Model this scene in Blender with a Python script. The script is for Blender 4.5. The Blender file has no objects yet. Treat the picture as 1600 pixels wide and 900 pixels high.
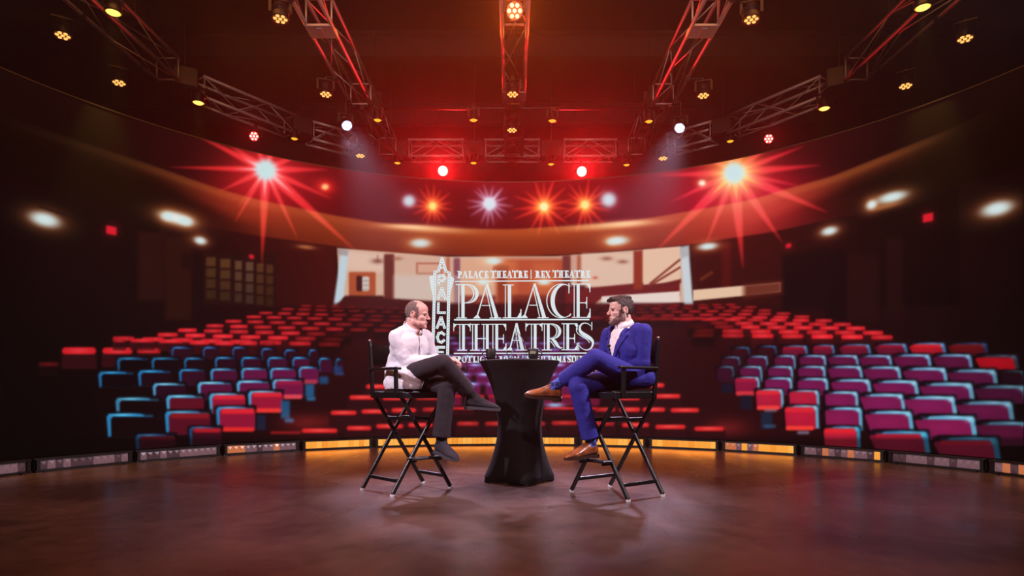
import bpy, bmesh, math, random
from mathutils import Vector, Matrix
R_ = math.radians
scene = bpy.context.scene
COL = scene.collection
# ---------------------------------------------------------------- camera, air, lights, exposure
CAM_H, FPX, HOR = 0.8, 988.0, 608.0
cam_d = bpy.data.cameras.new('camera'); cam = bpy.data.objects.new('camera', cam_d); COL.objects.link(cam)
cam.location = (0, 0, CAM_H); cam.rotation_euler = (R_(90), 0, 0)
cam_d.sensor_width = 36; cam_d.lens = FPX/1600*36; cam_d.shift_y = (HOR-450)/1600
cam_d.clip_start = 0.05; cam_d.clip_end = 60
scene.camera = cam
vs = scene.view_settings; vs.view_transform = 'Standard'; vs.look = 'None'; vs.gamma = 1.0; vs.use_curve_mapping = False
vs.exposure = 0.0
scene.display_settings.display_device = 'sRGB'
cy = scene.cycles
cy.use_denoising = True; cy.max_bounces = 5; cy.diffuse_bounces = 2; cy.glossy_bounces = 3; cy.transmission_bounces = 4; cy.volume_bounces = 0
cy.caustics_reflective = False; cy.caustics_refractive = False; cy.sample_clamp_indirect = 4.0
HAZE = 0.0023
w = bpy.data.worlds.new('studio_air'); scene.world = w; w.use_nodes = True
nt = w.node_tree; nt.nodes.clear()
wo = nt.nodes.new('ShaderNodeOutputWorld'); wb = nt.nodes.new('ShaderNodeBackground'); wv = nt.nodes.new('ShaderNodeVolumeScatter')
wb.inputs['Color'].default_value = (0, 0, 0, 1); wb.inputs['Strength'].default_value = 0
wv.inputs['Density'].default_value = HAZE; wv.inputs['Anisotropy'].default_value = 0.78; wv.inputs['Color'].default_value = (1, 1, 1, 1)
nt.links.new(wb.outputs[0], wo.inputs['Surface']); nt.links.new(wv.outputs[0], wo.inputs['Volume'])
def aim(o, target):
    o.rotation_euler = (Vector(target)-Vector(o.location)).to_track_quat('-Z', 'Y').to_euler()
def spot(name, loc, target, power, color, angle, blend=0.5, r=0.05):
    d = bpy.data.lights.new(name, 'SPOT'); d.energy = power; d.color = color; d.spot_size = R_(angle); d.spot_blend = blend; d.shadow_soft_size = r
    o = bpy.data.objects.new(name, d); COL.objects.link(o); o.location = loc; aim(o, target); return o
def area(name, loc, target, power, color, sx, sy):
    d = bpy.data.lights.new(name, 'AREA'); d.energy = power; d.color = color; d.shape = 'RECTANGLE'; d.size = sx; d.size_y = sy
    o = bpy.data.objects.new(name, d); COL.objects.link(o); o.location = loc; aim(o, target); return o
LAV = (0.80, 0.80, 1.0)
# cross keys from the two outer trusses; washes and fill are added, with no fixtures
spot('key_light_right', (4.7, 3.3, 4.8), (-1.5, 5.6, 0.5), 1750, (1.0, .86, .98), 54, .9, .05)
spot('key_light_left', (-4.7, 1.9, 4.8), (1.5, 5.6, 0.5), 1750, (1.0, .86, .98), 54, .9, .05)
spot('added_red_wash', (0, -1.6, 5.4), (0, 4.6, 0.0), 480, (1.0, .30, .20), 84, 1.0, .2)  # added red spot behind the camera, reddens the grey floor
spot('added_truss_fill', (0, -2.4, 3.6), (0, 9.8, 5.0), 2300, (1.0, .60, .54), 50, .9, .4)  # added spot without a fixture, brightens the truss undersides
spot('front_key', (0.3, -1.4, 5.2), (0.1, 5.2, 0.8), 520, (1.0, .86, 1.0), 36, .9, .15)
area('added_warm_area', (0, 7.6, 4.9), (0, 6.6, 0), 60, (1.0, .22, .03), 7.0, .6)  # added area light in place of rig spill, warms back floor and figures
area('added_amber_area', (0, 5.0, 6.1), (0, 5.0, 0), 230, (1.0, .34, .07), 9.0, 2.5)  # added area light above the trusses, turns stage floor and shadows orange
# ---------------------------------------------------------------- helpers
def lin(c):
    return tuple((v/255/12.92 if v/255 <= .04045 else ((v/255+.055)/1.055)**2.4) for v in c)
def P(px, py, Y):
    return Vector(((px-800)*Y/FPX, Y, CAM_H+(HOR-py)*Y/FPX))
MATS = {}
def mat(name, col, rough=.5, metal=0, emit=None, es=1.0, noise=None, bump=0, bscale=60, spec=.5, sheen=0, trans=0, stretch=None, coat=0):
    if name in MATS: return MATS[name]
    m = bpy.data.materials.new(name); m.use_nodes = True; MATS[name] = m
    n = m.node_tree; b = n.nodes['Principled BSDF']
    b.inputs['Base Color'].default_value = (*lin(col), 1); b.inputs['Roughness'].default_value = rough; b.inputs['Metallic'].default_value = metal
    b.inputs['Specular IOR Level'].default_value = spec
    if sheen: b.inputs['Sheen Weight'].default_value = sheen
    if coat: b.inputs['Coat Weight'].default_value = coat
    if trans: b.inputs['Transmission Weight'].default_value = trans
    if emit: b.inputs['Emission Color'].default_value = (*lin(emit), 1); b.inputs['Emission Strength'].default_value = es
    tc = n.nodes.new('ShaderNodeTexCoord')
    src = tc.outputs['Object']
    if stretch:
        mp = n.nodes.new('ShaderNodeMapping'); mp.inputs['Scale'].default_value = stretch; n.links.new(src, mp.inputs['Vector']); src = mp.outputs[0]
    if noise:
        t = n.nodes.new('ShaderNodeTexNoise'); t.inputs['Scale'].default_value = noise[0]; t.inputs['Detail'].default_value = 6
        n.links.new(src, t.inputs['Vector'])
        r = n.nodes.new('ShaderNodeValToRGB'); r.color_ramp.elements[0].position = .3; r.color_ramp.elements[1].position = .7
        r.color_ramp.elements[0].color = (*lin(noise[1]), 1); r.color_ramp.elements[1].color = (*lin(noise[2]), 1)
        n.links.new(t.outputs['Fac'], r.inputs['Fac']); n.links.new(r.outputs[0], b.inputs['Base Color'])
    if bump:
        t2 = n.nodes.new('ShaderNodeTexNoise'); t2.inputs['Scale'].default_value = bscale; t2.inputs['Detail'].default_value = 3
        n.links.new(src, t2.inputs['Vector'])
        bp = n.nodes.new('ShaderNodeBump'); bp.inputs['Strength'].default_value = bump; bp.inputs['Distance'].default_value = .01
        n.links.new(t2.outputs['Fac'], bp.inputs['Height']); n.links.new(bp.outputs[0], b.inputs['Normal'])
    return m
class MB:
    def __init__(s): s.v = []; s.f = []; s.m = []
    def add(s, vs, fs, mi=0):
        k = len(s.v); s.v += [tuple(v) for v in vs]; s.f += [tuple(i+k for i in f) for f in fs]; s.m += [mi]*len(fs); return s
    def box(s, c, size, M=None, mi=0, taper=1.0):
        x, y, z = size[0]/2, size[1]/2, size[2]/2
        vs = [Vector((a*x*(taper if d > 0 else 1), b*y*(taper if d > 0 else 1), d*z)) for a, b, d in ((-1,-1,-1),(1,-1,-1),(1,1,-1),(-1,1,-1),(-1,-1,1),(1,-1,1),(1,1,1),(-1,1,1))]
        if M is not None: vs = [M @ v for v in vs]
        c = Vector(c); vs = [v+c for v in vs]
        return s.add(vs, [(0,3,2,1),(4,5,6,7),(0,1,5,4),(1,2,6,5),(2,3,7,6),(3,0,4,7)], mi)
    def bar(s, a, b, w, h, up=(0, 0, 1), mi=0):
        a = Vector(a); b = Vector(b); d = (b-a); L = d.length; d.normalize()
        u = Vector(up); x = d.cross(u)
        if x.length < 1e-4: x = d.cross(Vector((1, 0, 0)))
        x.normalize(); z = x.cross(d)
        M = Matrix((x, d, z)).transposed()
        return s.box((a+b)/2, (w, L, h), M, mi)
    def tube(s, a, b, r, r2=None, n=10, mi=0, caps=True):
        a = Vector(a); b = Vector(b); r2 = r if r2 is None else r2
        d = (b-a).normalized(); x = d.cross(Vector((0, 0, 1)))
        if x.length < 1e-3: x = Vector((1, 0, 0))
        x.normalize(); y = d.cross(x)
        vs = [a+(x*math.cos(6.28319*i/n)+y*math.sin(6.28319*i/n))*r for i in range(n)]+[b+(x*math.cos(6.28319*i/n)+y*math.sin(6.28319*i/n))*r2 for i in range(n)]
        fs = [(i, (i+1) % n, n+(i+1) % n, n+i) for i in range(n)]
        if caps: fs += [tuple(range(n))[::-1], tuple(range(n, 2*n))]
        return s.add(vs, fs, mi)
    def path(s, pts, r, n=8, mi=0, closed=False):
        pts = [Vector(p) for p in pts]; rings = []
        N = len(pts); ref = Vector((.3, .2, .93))
        for i, p in enumerate(pts):
            d = (pts[(i+1) % N]-pts[i-1]) if closed else (pts[min(i+1, N-1)]-pts[max(i-1, 0)])
            d.normalize(); x = d.cross(ref).normalized(); y = d.cross(x)
            rr = r[i] if isinstance(r, (list, tuple)) else r
            rings.append([p+(x*math.cos(6.28319*j/n)+y*math.sin(6.28319*j/n))*rr for j in range(n)])
        vs = [v for q in rings for v in q]; fs = []
        for i in range(N if closed else N-1):
            for j in range(n):
                a = i*n; b = ((i+1) % N)*n
                fs.append((a+j, a+(j+1) % n, b+(j+1) % n, b+j))
        if not closed: fs += [tuple(range(n))[::-1], tuple(range((N-1)*n, N*n))]
        return s.add(vs, fs, mi)
    def lathe(s, prof, c=(0, 0, 0), n=32, mi=0, M=None, mod=None):
        c = Vector(c); vs = []; fs = []
        for r, z in prof:
            for i in range(n):
                a = 6.28319*i/n; rr = r*(mod(a, z) if mod else 1)
                v = Vector((rr*math.cos(a), rr*math.sin(a), z)); vs.append((M @ v if M is not None else v)+c)
        for k in range(len(prof)-1):
            for i in range(n): fs.append((k*n+i, k*n+(i+1) % n, (k+1)*n+(i+1) % n, (k+1)*n+i))
        if prof[0][0] > 1e-4: fs.append(tuple(range(n))[::-1])
        if prof[-1][0] > 1e-4: fs.append(tuple(range((len(prof)-1)*n, len(prof)*n)))
        return s.add(vs, fs, mi)
    def ball(s, c, r, n=12, M=None, mi=0):
        r = r if isinstance(r, (tuple, list)) else (r, r, r); h = n//2
        vs = []; fs = []; c = Vector(c)
        for j in range(1, h):
            t = math.pi*j/h
            for i in range(n):
                v = Vector((r[0]*math.sin(t)*math.cos(6.28319*i/n), r[1]*math.sin(t)*math.sin(6.28319*i/n), r[2]*math.cos(t)))
                vs.append((M @ v if M is not None else v)+c)
        for p in ((0, 0, r[2]), (0, 0, -r[2])):
            v = Vector(p); vs.append((M @ v if M is not None else v)+c)
        T = len(vs)-2; B = len(vs)-1
        for j in range(h-2):
            for i in range(n): fs.append((j*n+i, (j+1)*n+i, (j+1)*n+(i+1) % n, j*n+(i+1) % n))
        for i in range(n): fs.append((T, i, (i+1) % n)); fs.append((B, (h-2)*n+(i+1) % n, (h-2)*n+i))
        return s.add(vs, fs, mi)
    def build(s, name, m, parent=None, smooth=False, bevel=0):
        me = bpy.data.meshes.new(name); me.from_pydata(s.v, [], s.f)
        for q in (m if isinstance(m, (list, tuple)) else [m]): me.materials.append(q)
        me.polygons.foreach_set('material_index', s.m)
        if smooth: me.polygons.foreach_set('use_smooth', [True]*len(s.f))
        me.update()
        o = bpy.data.objects.new(name, me); COL.objects.link(o)
        if parent is not None: o.parent = parent
        if bevel:
            b = o.modifiers.new('bevel', 'BEVEL'); b.width = bevel; b.segments = 2; b.limit_method = 'ANGLE'
        if smooth and not bevel:
            pass
        return o
def thing(name, label, cat, loc=(0, 0, 0), rz=0, group=None):
    o = bpy.data.objects.new(name, None); COL.objects.link(o); o.empty_display_size = .1
    o.location = loc; o.rotation_euler = (0, 0, rz); o['label'] = label; o['category'] = cat
    if group: o['group'] = group
    return o
def struct(o): o['kind'] = 'structure'; return o
# ---------------------------------------------------------------- picture shown on the LED screen
import numpy as np
CW, CH = 1600, 720
CAN = np.zeros((CH, CW, 3), np.float32)
def win(x0, y0, x1, y1):
    x0 = int(max(0, math.floor(x0))); y0 = int(max(0, math.floor(y0)))
    x1 = int(min(CW, math.ceil(x1))); y1 = int(min(CH, math.ceil(y1)))
    if x1 <= x0 or y1 <= y0: return None
    yy, xx = np.mgrid[y0:y1, x0:x1].astype(np.float32)
    return (slice(y0, y1), slice(x0, x1)), xx, yy
def mix(sl, a, col):
    CAN[sl] += (np.array(col, np.float32) - CAN[sl]) * np.clip(a, 0, 1)[..., None]
def scr(sl, a, col):
    c = np.array(col, np.float32)/255*np.clip(a, 0, 1)[..., None]
    CAN[sl] = 255*(1-(1-CAN[sl]/255)*(1-c))
def sm(d, s): return np.clip(0.5-d/s, 0, 1)
def rrect(x0, y0, x1, y1, col, r=3, soft=2.0, a=1.0, shear=0.0, tilt=0.0):
    w = win(x0-8-abs(shear)*(y1-y0), y0-8-abs(tilt)*(x1-x0), x1+8+abs(shear)*(y1-y0), y1+8+abs(tilt)*(x1-x0))
    if not w: return
    sl, xx, yy = w
    cx, cy = (x0+x1)/2, (y0+y1)/2
    X = xx-cx-shear*(yy-cy); Y = yy-cy-tilt*(xx-cx)
    r = min(r, (x1-x0)/2, (y1-y0)/2)
    qx = np.abs(X)-(x1-x0)/2+r; qy = np.abs(Y)-(y1-y0)/2+r
    d = np.hypot(np.maximum(qx, 0), np.maximum(qy, 0))+np.minimum(np.maximum(qx, qy), 0)-r
    mix(sl, sm(d, soft)*a, col)
def poly(pts, col, soft=2.0, a=1.0):
    P = np.array(pts, np.float32)
    w = win(P[:, 0].min()-6, P[:, 1].min()-6, P[:, 0].max()+6, P[:, 1].max()+6)
    if not w: return
    sl, xx, yy = w
    ins = np.zeros(xx.shape, bool); dm = np.full(xx.shape, 1e9, np.float32)
    for i in range(len(P)):
        ax, ay = P[i]; bx, by = P[(i+1) % len(P)]
        if ay != by:
            c = ((ay > yy) != (by > yy)) & (xx < (bx-ax)*(yy-ay)/(by-ay)+ax); ins ^= c
        L = max((bx-ax)**2+(by-ay)**2, 1e-6)
        t = np.clip(((xx-ax)*(bx-ax)+(yy-ay)*(by-ay))/L, 0, 1)
        dm = np.minimum(dm, np.hypot(xx-ax-t*(bx-ax), yy-ay-t*(by-ay)))
    mix(sl, sm(np.where(ins, -dm, dm), soft)*a, col)
def line(x0, y0, x1, y1, wd, col, soft=1.5, a=1.0, taper=0.0, screen=False, fade=False):
    m = wd+6
    w = win(min(x0, x1)-m, min(y0, y1)-m, max(x0, x1)+m, max(y0, y1)+m)
    if not w: return
    sl, xx, yy = w
    L = max((x1-x0)**2+(y1-y0)**2, 1e-6)
    t = np.clip(((xx-x0)*(x1-x0)+(yy-y0)*(y1-y0))/L, 0, 1)
    d = np.hypot(xx-x0-t*(x1-x0), yy-y0-t*(y1-y0))
    al = sm(d-wd/2*(1-taper*t), soft)*a
    if fade: al = al*(1-t)**fade
    (scr if screen else mix)(sl, al, col)
def glow(x, y, rx, ry, col, ang=0.0, p=2.0, a=1.0, k=2.6, screen=True):
    R = max(rx, ry)*k
    w = win(x-R, y-R, x+R, y+R)
    if not w: return
    sl, xx, yy = w
    c, s = math.cos(math.radians(ang)), math.sin(math.radians(ang))
    X = (xx-x)*c+(yy-y)*s; Y = -(xx-x)*s+(yy-y)*c
    r = np.sqrt((X/rx)**2+(Y/ry)**2)
    (scr if screen else mix)(sl, np.exp(-(r**p))*a*(r < k), col)
def curve(pts, x):
    p = np.array(pts, np.float32); return np.interp(x, p[:, 0], p[:, 1])
def smooth_curve(pts, n=9):
    p = np.array(pts, np.float32); xs = np.arange(0, CW, dtype=np.float32)
    y = np.interp(xs, p[:, 0], p[:, 1]); k = np.hanning(61); k /= k.sum()
    return np.convolve(np.pad(y, 30, mode='edge'), k, 'valid')
def paint_led():
    YY, XX = np.mgrid[0:CH, 0:CW].astype(np.float32)
    side = np.interp(XX, [0, 90, 200, 420, 600, 1000, 1200, 1400, 1520, 1600], [0, .04, .22, .62, 1, 1, .85, .5, .25, .1])
    base = np.array([50, 7, 12], np.float32)
    CAN[:] = np.array([3, 0, 1], np.float32)+base*side[..., None]*0.8
    T = smooth_curve([(0,180),(100,212),(175,237),(250,262),(300,280),(350,297),(400,311),(525,337),(612,350),(712,357),(800,358),(900,352),(975,347),(1075,330),(1175,312),(1225,296),(1300,275),(1375,245),(1425,225),(1487,200),(1600,150)])[None, :]
    B = smooth_curve([(0,270),(100,300),(200,328),(307,350),(400,369),(537,388),(600,397),(700,400),(800,402),(900,398),(975,392),(1062,385),(1200,364),(1325,337),(1417,312),(1600,262)])[None, :]
    # upper auditorium: dark red above the balcony front
    up = sm(YY-T, 3.0)
    v = np.interp(XX, [0, 150, 300, 420, 800, 1080, 1250, 1400, 1600], [0, .03, .3, .75, 1, .95, .5, .08, 0])
    CAN[:] = CAN*(1-up[..., None])+up[..., None]*(np.array([4, 0, 1], np.float32)+np.array([86, 5, 14], np.float32)*v[..., None])
    # balcony front band
    band = sm(T-YY, 3.0)*sm(YY-B, 2.0)
    f = np.clip((YY-T)/np.maximum(B-T, 1), 0, 1)
    bs = np.interp(XX, [0, 60, 180, 300, 400, 520, 800, 1000, 1180, 1300, 1400, 1500, 1560, 1600], [.02, .06, .18, .42, .72, .88, 1, .98, .85, .55, .4, .12, .03, 0])
    low = np.array([118, 36, 16], np.float32); hi = np.array([158, 66, 32], np.float32)
    thin = np.interp(XX, [0, 250, 380, 1180, 1330, 1600], [.22, .3, 1, 1, .4, .2])
    g = np.clip(1-f/thin, 0, 1)
    colb = low*(1-g[..., None])+hi*g[..., None]
    dim = np.interp(XX, [0, 330, 430, 1150, 1280, 1600], [.22, .3, 1, 1, .3, .22])
    dimf = dim+(1-dim)*np.clip(1-(f-thin*.55)/.25, 0, 1)
    bb = colb*bs[..., None]*dimf[..., None]
    gold = np.interp(XX, [0, 60, 170, 280, 360, 460, 1180, 1290, 1370, 1450, 1500], [0, .12, .3, .62, .5, .2, .2, .7, .75, .45, 0])
    gd = np.exp(-((YY-T-7)/7)**2)*gold
    bb = bb+np.array([58, 36, 14], np.float32)*gd[..., None]
    CAN[:] = CAN*(1-band[..., None])+band[..., None]*bb
    for gx, gy, gw, gh in ((665, 357, 66, 6), (640, 354, 38, 4), (955, 352, 70, 6), (980, 349, 36, 5)):
        glow(gx, gy, gw, gh, (215, 140, 95), a=.85, p=2.4, ang=(3 if gx < 800 else -4))
    for q in (0, 1):   # thin shadow line under the balcony front
        d = np.abs(YY-B)-1.2
        a = sm(d, 2.5)*np.interp(XX, [300, 450, 1150, 1300], [0, .8, .8, 0])*.6
        CAN[:] = CAN+(np.array([40, 10, 8], np.float32)-CAN)*a[..., None]
    # red wash over the right-hand slope
    glow(1180, 300, 90, 45, (150, 10, 24), a=.7); glow(400, 290, 70, 40, (140, 14, 14), a=.5)
    glow(1120, 330, 130, 70, (120, 10, 30), a=.6); glow(1200, 345, 110, 60, (90, 8, 14), a=.55); glow(430, 300, 120, 60, (110, 6, 10), a=.5)
    # side walls, doors and windows under the balcony
    wl = sm(B-YY, 3)*sm(YY-478, 6)
    sd = np.interp(XX, [0, 200, 330, 520, 540, 1060, 1085, 1240, 1400, 1500], [0, .1, .35, .9, 0, 0, .9, .6, .12, 0])
    CAN[:] = CAN*(1-wl[..., None]*(sd > 0)[..., None])+(wl*(sd > 0))[..., None]*(np.array([60, 11, 10], np.float32)*sd[..., None]+np.array([5, 0, 2], np.float32))
    rrect(216, 362, 258, 470, (34, 9, 8), soft=8); rrect(258, 370, 300, 500, (42, 14, 8), soft=8, a=.8); rrect(232, 330, 252, 362, (10, 2, 3), soft=6)
    rrect(300, 395, 318, 500, (18, 4, 6), soft=5)
    rrect(318, 396, 432, 476, (30, 9, 9), soft=4)
    for x0, x1, c in ((322, 337, (96, 62, 30)), (344, 360, (104, 66, 34)), (367, 378, (112, 78, 52)), (384, 396, (110, 80, 60)), (401, 412, (100, 60, 32)), (416, 427, (88, 50, 26))):
        t = (x0-322)*.12
        for k in range(4):
            rrect(x0, 402+t+k*17, x1, 416+t+k*17, tuple(v*(.95-.12*k) for v in c), r=1, soft=3, a=.75)
    rrect(283, 395, 300, 420, (24, 6, 6), soft=5)
    # right-hand side wall with dark doorways
    poly([(1222, 400), (1290, 388), (1290, 480), (1222, 486)], (18, 3, 7), soft=8)
    poly([(1090, 398), (1220, 384), (1220, 452), (1090, 452)], (52, 8, 10), soft=6, a=.7)
    rrect(1128, 378, 1142, 455, (92, 14, 16), soft=7, a=.6)
    rrect(1325, 400, 1372, 500, (36, 8, 10), soft=10, a=.7); rrect(1385, 370, 1410, 500, (30, 6, 7), soft=8, a=.8)
    rrect(1290, 392, 1322, 500, (14, 2, 6), soft=6, a=.8)
    # bright foyer seen through the openings at the back
    Bc = lambda x: float(B[0, int(min(max(x, 0), CW-1))])+1
    poly([(527, Bc(527)), (700, Bc(700)), (870, Bc(870)), (1063, Bc(1063)), (1080, 472), (1000, 477), (900, 476), (700, 478), (640, 470), (530, 464)], (206, 168, 146), soft=2)
    poly([(540, 392), (600, 399), (600, 425), (540, 422)], (222, 190, 172), soft=8, a=.7)
    rrect(545, 425, 587, 463, (168, 76, 44), soft=3); rrect(557, 431, 566, 455, (52, 18, 20), soft=3); rrect(566, 432, 577, 455, (196, 186, 180), soft=2)
    for k in range(3): rrect(565, 438+k*7, 578, 439.5+k*7, (150, 110, 90), soft=2, a=.7)
    rrect(545, 462, 600, 470, (62, 20, 18), soft=4)
    glow(590, 408, 9, 4, (110, 52, 42), screen=False, a=.8); line(590, 399, 590, 408, 1, (120, 70, 60))
    rrect(600, 397, 616, 468, (96, 36, 30), soft=4)
    glow(621, 404, 8, 3, (150, 82, 62), screen=False, a=.7)
    rrect(650, 410, 692, 429, (176, 108, 84), r=1, soft=2); rrect(653, 413, 689, 426, (208, 160, 138), r=1, soft=2)
    rrect(616, 430, 700, 470, (204, 186, 176), soft=10, a=.8)
    rrect(697, 402, 703, 432, (176, 84, 52), soft=4, a=.8)
    rrect(709, 402, 719, 486, (150, 112, 120), soft=4, a=.85, shear=0.01); rrect(709, 404, 719, 430, (118, 52, 66), soft=4, a=.7)
    rrect(720, 405, 785, 478, (216, 160, 128), soft=5, a=.7)
    rrect(775, 404, 884, 500, (172, 62, 34), soft=8, a=.85); rrect(788, 408, 808, 470, (206, 110, 66), soft=9, a=.6); rrect(832, 410, 868, 470, (196, 96, 58), soft=9, a=.7)
    rrect(770, 415, 795, 424, (150, 70, 46), soft=4, a=.7); rrect(778, 424, 792, 500, (116, 40, 26), soft=6, a=.6)
    rrect(720, 462, 775, 500, (112, 34, 34), soft=6, a=.9); rrect(735, 467, 770, 482, (170, 78, 56), soft=8, a=.6)
    rrect(800, 462, 880, 500, (84, 22, 22), soft=8, a=.9); rrect(800, 464, 880, 468, (138, 52, 34), soft=3, a=.6)
    rrect(879, 399, 892, 446, (110, 48, 44), soft=4); rrect(901, 399, 908, 446, (170, 92, 68), soft=4)
    rrect(893, 398, 901, 440, (196, 150, 132), soft=4, a=.8); rrect(909, 396, 990, 448, (222, 190, 170), soft=5, a=.75)
    rrect(868, 446, 915, 512, (70, 18, 24), soft=6); rrect(895, 465, 912, 492, (168, 96, 78), soft=6, a=.6)
    glow(948, 404, 9, 3.4, (150, 92, 78), screen=False, a=.9); glow(973, 409, 8, 3.2, (146, 86, 72), screen=False, a=.9)
    glow(930, 434, 4, 2.2, (196, 60, 40), screen=False, a=.8)
    poly([(884, 452), (940, 448), (1062, 436), (1062, 462), (940, 466), (884, 512)], (104, 22, 24), soft=3)
    poly([(940, 463), (1062, 455), (1062, 472), (940, 477)], (226, 208, 198), soft=2)
    poly([(1083, 453), (1165, 446), (1220, 441), (1220, 456), (1165, 462), (1083, 470)], (226, 190, 160), soft=2)
    poly([(1162, 444), (1222, 439), (1222, 458), (1162, 466)], (92, 30, 20), soft=10, a=.9)
    poly([(990, 392), (1004, 391), (1004, 452), (990, 453)], (138, 44, 22), soft=4)
    poly([(1005, 390), (1063, 385), (1063, 440), (1005, 445)], (224, 186, 160), soft=2)
    for k in range(2):
        line(1016, 443-0+k*3, 1062, 406+k*12, 3, (120, 42, 30), soft=2)
    poly([(1022, 446), (1064, 436), (1064, 442), (1022, 450)], (98, 22, 20), soft=3)
    poly([(1063, 386), (1076, 384), (1083, 476), (1069, 477)], (196, 206, 212), soft=4); poly([(1063, 386), (1076, 384), (1077, 400), (1064, 404)], (150, 150, 156), soft=5, a=.6)
    line(1096, 436, 1112, 426, 5, (120, 50, 26), soft=4, a=.7)
    poly([(533, 391), (545, 392), (535, 479), (521, 478)], (186, 204, 214), soft=4)
    poly([(527, 388), (545, 391), (543, 400), (527, 398)], (150, 130, 130), soft=4, a=.7)
    # floor of the hall behind the seats
    sf = sm(474-YY, 6)*np.interp(XX, [440, 560, 1000, 1120], [.0, 1, 1, 0])
    CAN[:] = CAN*(1-sf[..., None])+sf[..., None]*(np.array([50, 6, 10], np.float32)*np.interp(YY, [474, 520, 600, 690], [1.1, .9, .65, .5])[..., None])
    poly([(540, 462), (700, 472), (700, 486), (520, 482)], (62, 14, 16), soft=4)
    poly([(884, 478), (1062, 474), (1062, 486), (884, 500)], (74, 12, 18), soft=4)
    def dash(x0, x1, y, h, s=1.0, body=True):
        if body: rrect(x0-1, y, x1+1, y+h*2.6, (62*s, 9*s, 16*s), r=3, soft=3, a=.7)
        rrect(x0, y-h/2, x1, y+h/2, (190*s+20, 22*s, 34*s), r=h/2, soft=2.4, a=.95)
        glow((x0+x1)/2, y, (x1-x0)*.32, h*.42, (255, 80, 70), a=.4*s)
    rnd = random.Random(4)
    # far rows of red seat tops, left bank then right bank (mirror)
    for k in range(9):
        y0 = [478, 483, 489, 495, 502, 509, 516, 523, 529][k]; x_l = [470, 440, 405, 385, 352, 322, 278, 246, 176][k]; w = 17+k*2.1; gap = w*1.36
        x = x_l
        while x < 700:
            s = np.interp(x, [180, 300, 480, 560, 690], [.75, 1, .8, .42, .3])*(.7+.05*k)*rnd.uniform(.85, 1.1)
            if k >= 6: s *= np.interp(x, [440, 500, 560], [1, .4, .1])
            if s > .16: dash(x, x+w, y0+(x-x_l)*.028, 3.2+k*.45, s)
            x += gap
    for x0, x1, y, h, q in ((97, 150, 548, 11, .98), (160, 207, 548, 10, 1), (214, 251, 548, 8, .85), (264, 300, 548, 6, .6), (177, 196, 532, 6, .7), (204, 241, 532, 6, .95), (248, 287, 533, 6, 1), (296, 328, 535, 7, 1), (335, 366, 536, 7, 1), (373, 402, 536, 7, .9), (410, 430, 537, 5, .6), (60, 92, 569, 7, .25)):
        dash(x0, x1, y, h, q, True)
    for k in range(10):
        y0 = [476, 480, 485, 490, 495, 501, 507, 513, 520, 527][k]; x_r = [1150, 1182, 1205, 1235, 1265, 1300, 1330, 1352, 1380, 1395][k]; w = 16+k*2.0; gap = w*1.37
        x = x_r
        while x > 900:
            s = np.interp(x, [930, 1010, 1100, 1200, 1330, 1440], [.32, .45, .72, .95, 1, .9])*(.72+.04*k)*rnd.uniform(.85, 1.1)
            if k >= 6: s *= np.interp(x, [1090, 1120, 1180], [.1, .35, 1])
            if s > .16: dash(x-w, x, y0+(x_r-x)*(-.012+.028*(k < 5))-((x_r-x)*.0), 3.0+k*.45, s)
            x -= gap
    def seat(x0, x1, y, h, body, rim, side, top=None, bottom=None, rw=None, dim=1.0):
        w = x1-x0; rw = rw or max(2.0, w*.07); h = h*1.15
        far = side > 0 and x0 > 1290
        sh = .10 if far else .03
        rrect(x0-rw, y-rw, x1+rw*.6, y+h, (7, 2, 7), r=6, soft=4, a=.85)
        c = tuple(v*dim for v in rim); tp = max(1.6, rw*.55); bd = tuple(v*dim for v in body); hi = tuple(min(255, v*dim*1.15+26*dim) for v in rim)
        lean = .12*h if far else .03*h
        if side < 0:
            poly([(x0+3, y-tp*.5), (x0+w*.55, y-tp*.8), (x1-2, y-tp*.1), (x1, y+h), (x0+rw*.4, y+h), (x0-.5, y+4)], c, soft=3, a=.95)
            poly([(x0+rw*1.35+3, y+tp), (x1-2, y+tp*1.2), (x1+1, y+tp+4), (x1+lean*.3, y+h+1), (x0+rw*1.3, y+h+1), (x0+rw*1.2, y+tp+4)], bd, soft=2.6)
            poly([(x1-w*.3, y-tp*1.6), (x1+3, y-tp*1.6), (x1+2, y+tp), (x1-w*.2, y+tp*.9)], (10, 3, 10), soft=4, a=.7)
            glow(x0+w*.33, y+.3, w*.2, tp*.7, hi, a=.8)
        else:
            q0 = x0-(.10*w if far else 0)
            poly([(q0+w*.1, y-tp*.3), (x0+w*.5, y-tp*.9), (x1-4, y-tp*.3), (x1, y+5), (x1+lean, y+h), (x0+w*.4, y+h)], c, soft=3, a=.95)
            poly([(q0+2, y+tp*.9), (x1-rw*1.6-3, y+tp*1.3), (x1-rw*1.35, y+tp+5), (x1-rw*1.3+lean, y+h+1), (x0+lean*.5+w*.03, y+h+1), (q0, y+tp+4)], bd, soft=2.6)
            poly([(q0-2, y-tp*1.2), (q0+w*.3, y-tp*1.6), (q0+w*.22, y+tp*.8), (q0-2, y+tp*1.2)], (10, 3, 12), soft=4, a=.75)
            glow(x1-w*.1, y+rw*.5, w*.09, rw*.9, hi, a=.55); glow(x1-w*.35, y, w*.16, tp*.7, hi, a=.5)
            glow(x0+w*.4, y+h*.45, w*.4, h*.35, bd, a=.22)
        bx0, bx1 = (x0+rw*1.6, x1) if side < 0 else (x0, x1-rw*1.7)
        if top: rrect(bx0+1, y+rw*.3, bx1-1, y+rw*.3+h*.24, tuple(v*dim for v in top), r=3, soft=4, a=.9)
        if bottom: rrect(bx0+2, y+h-4, bx1-1, y+h+3, bottom, r=3, soft=3, a=.95)
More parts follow.
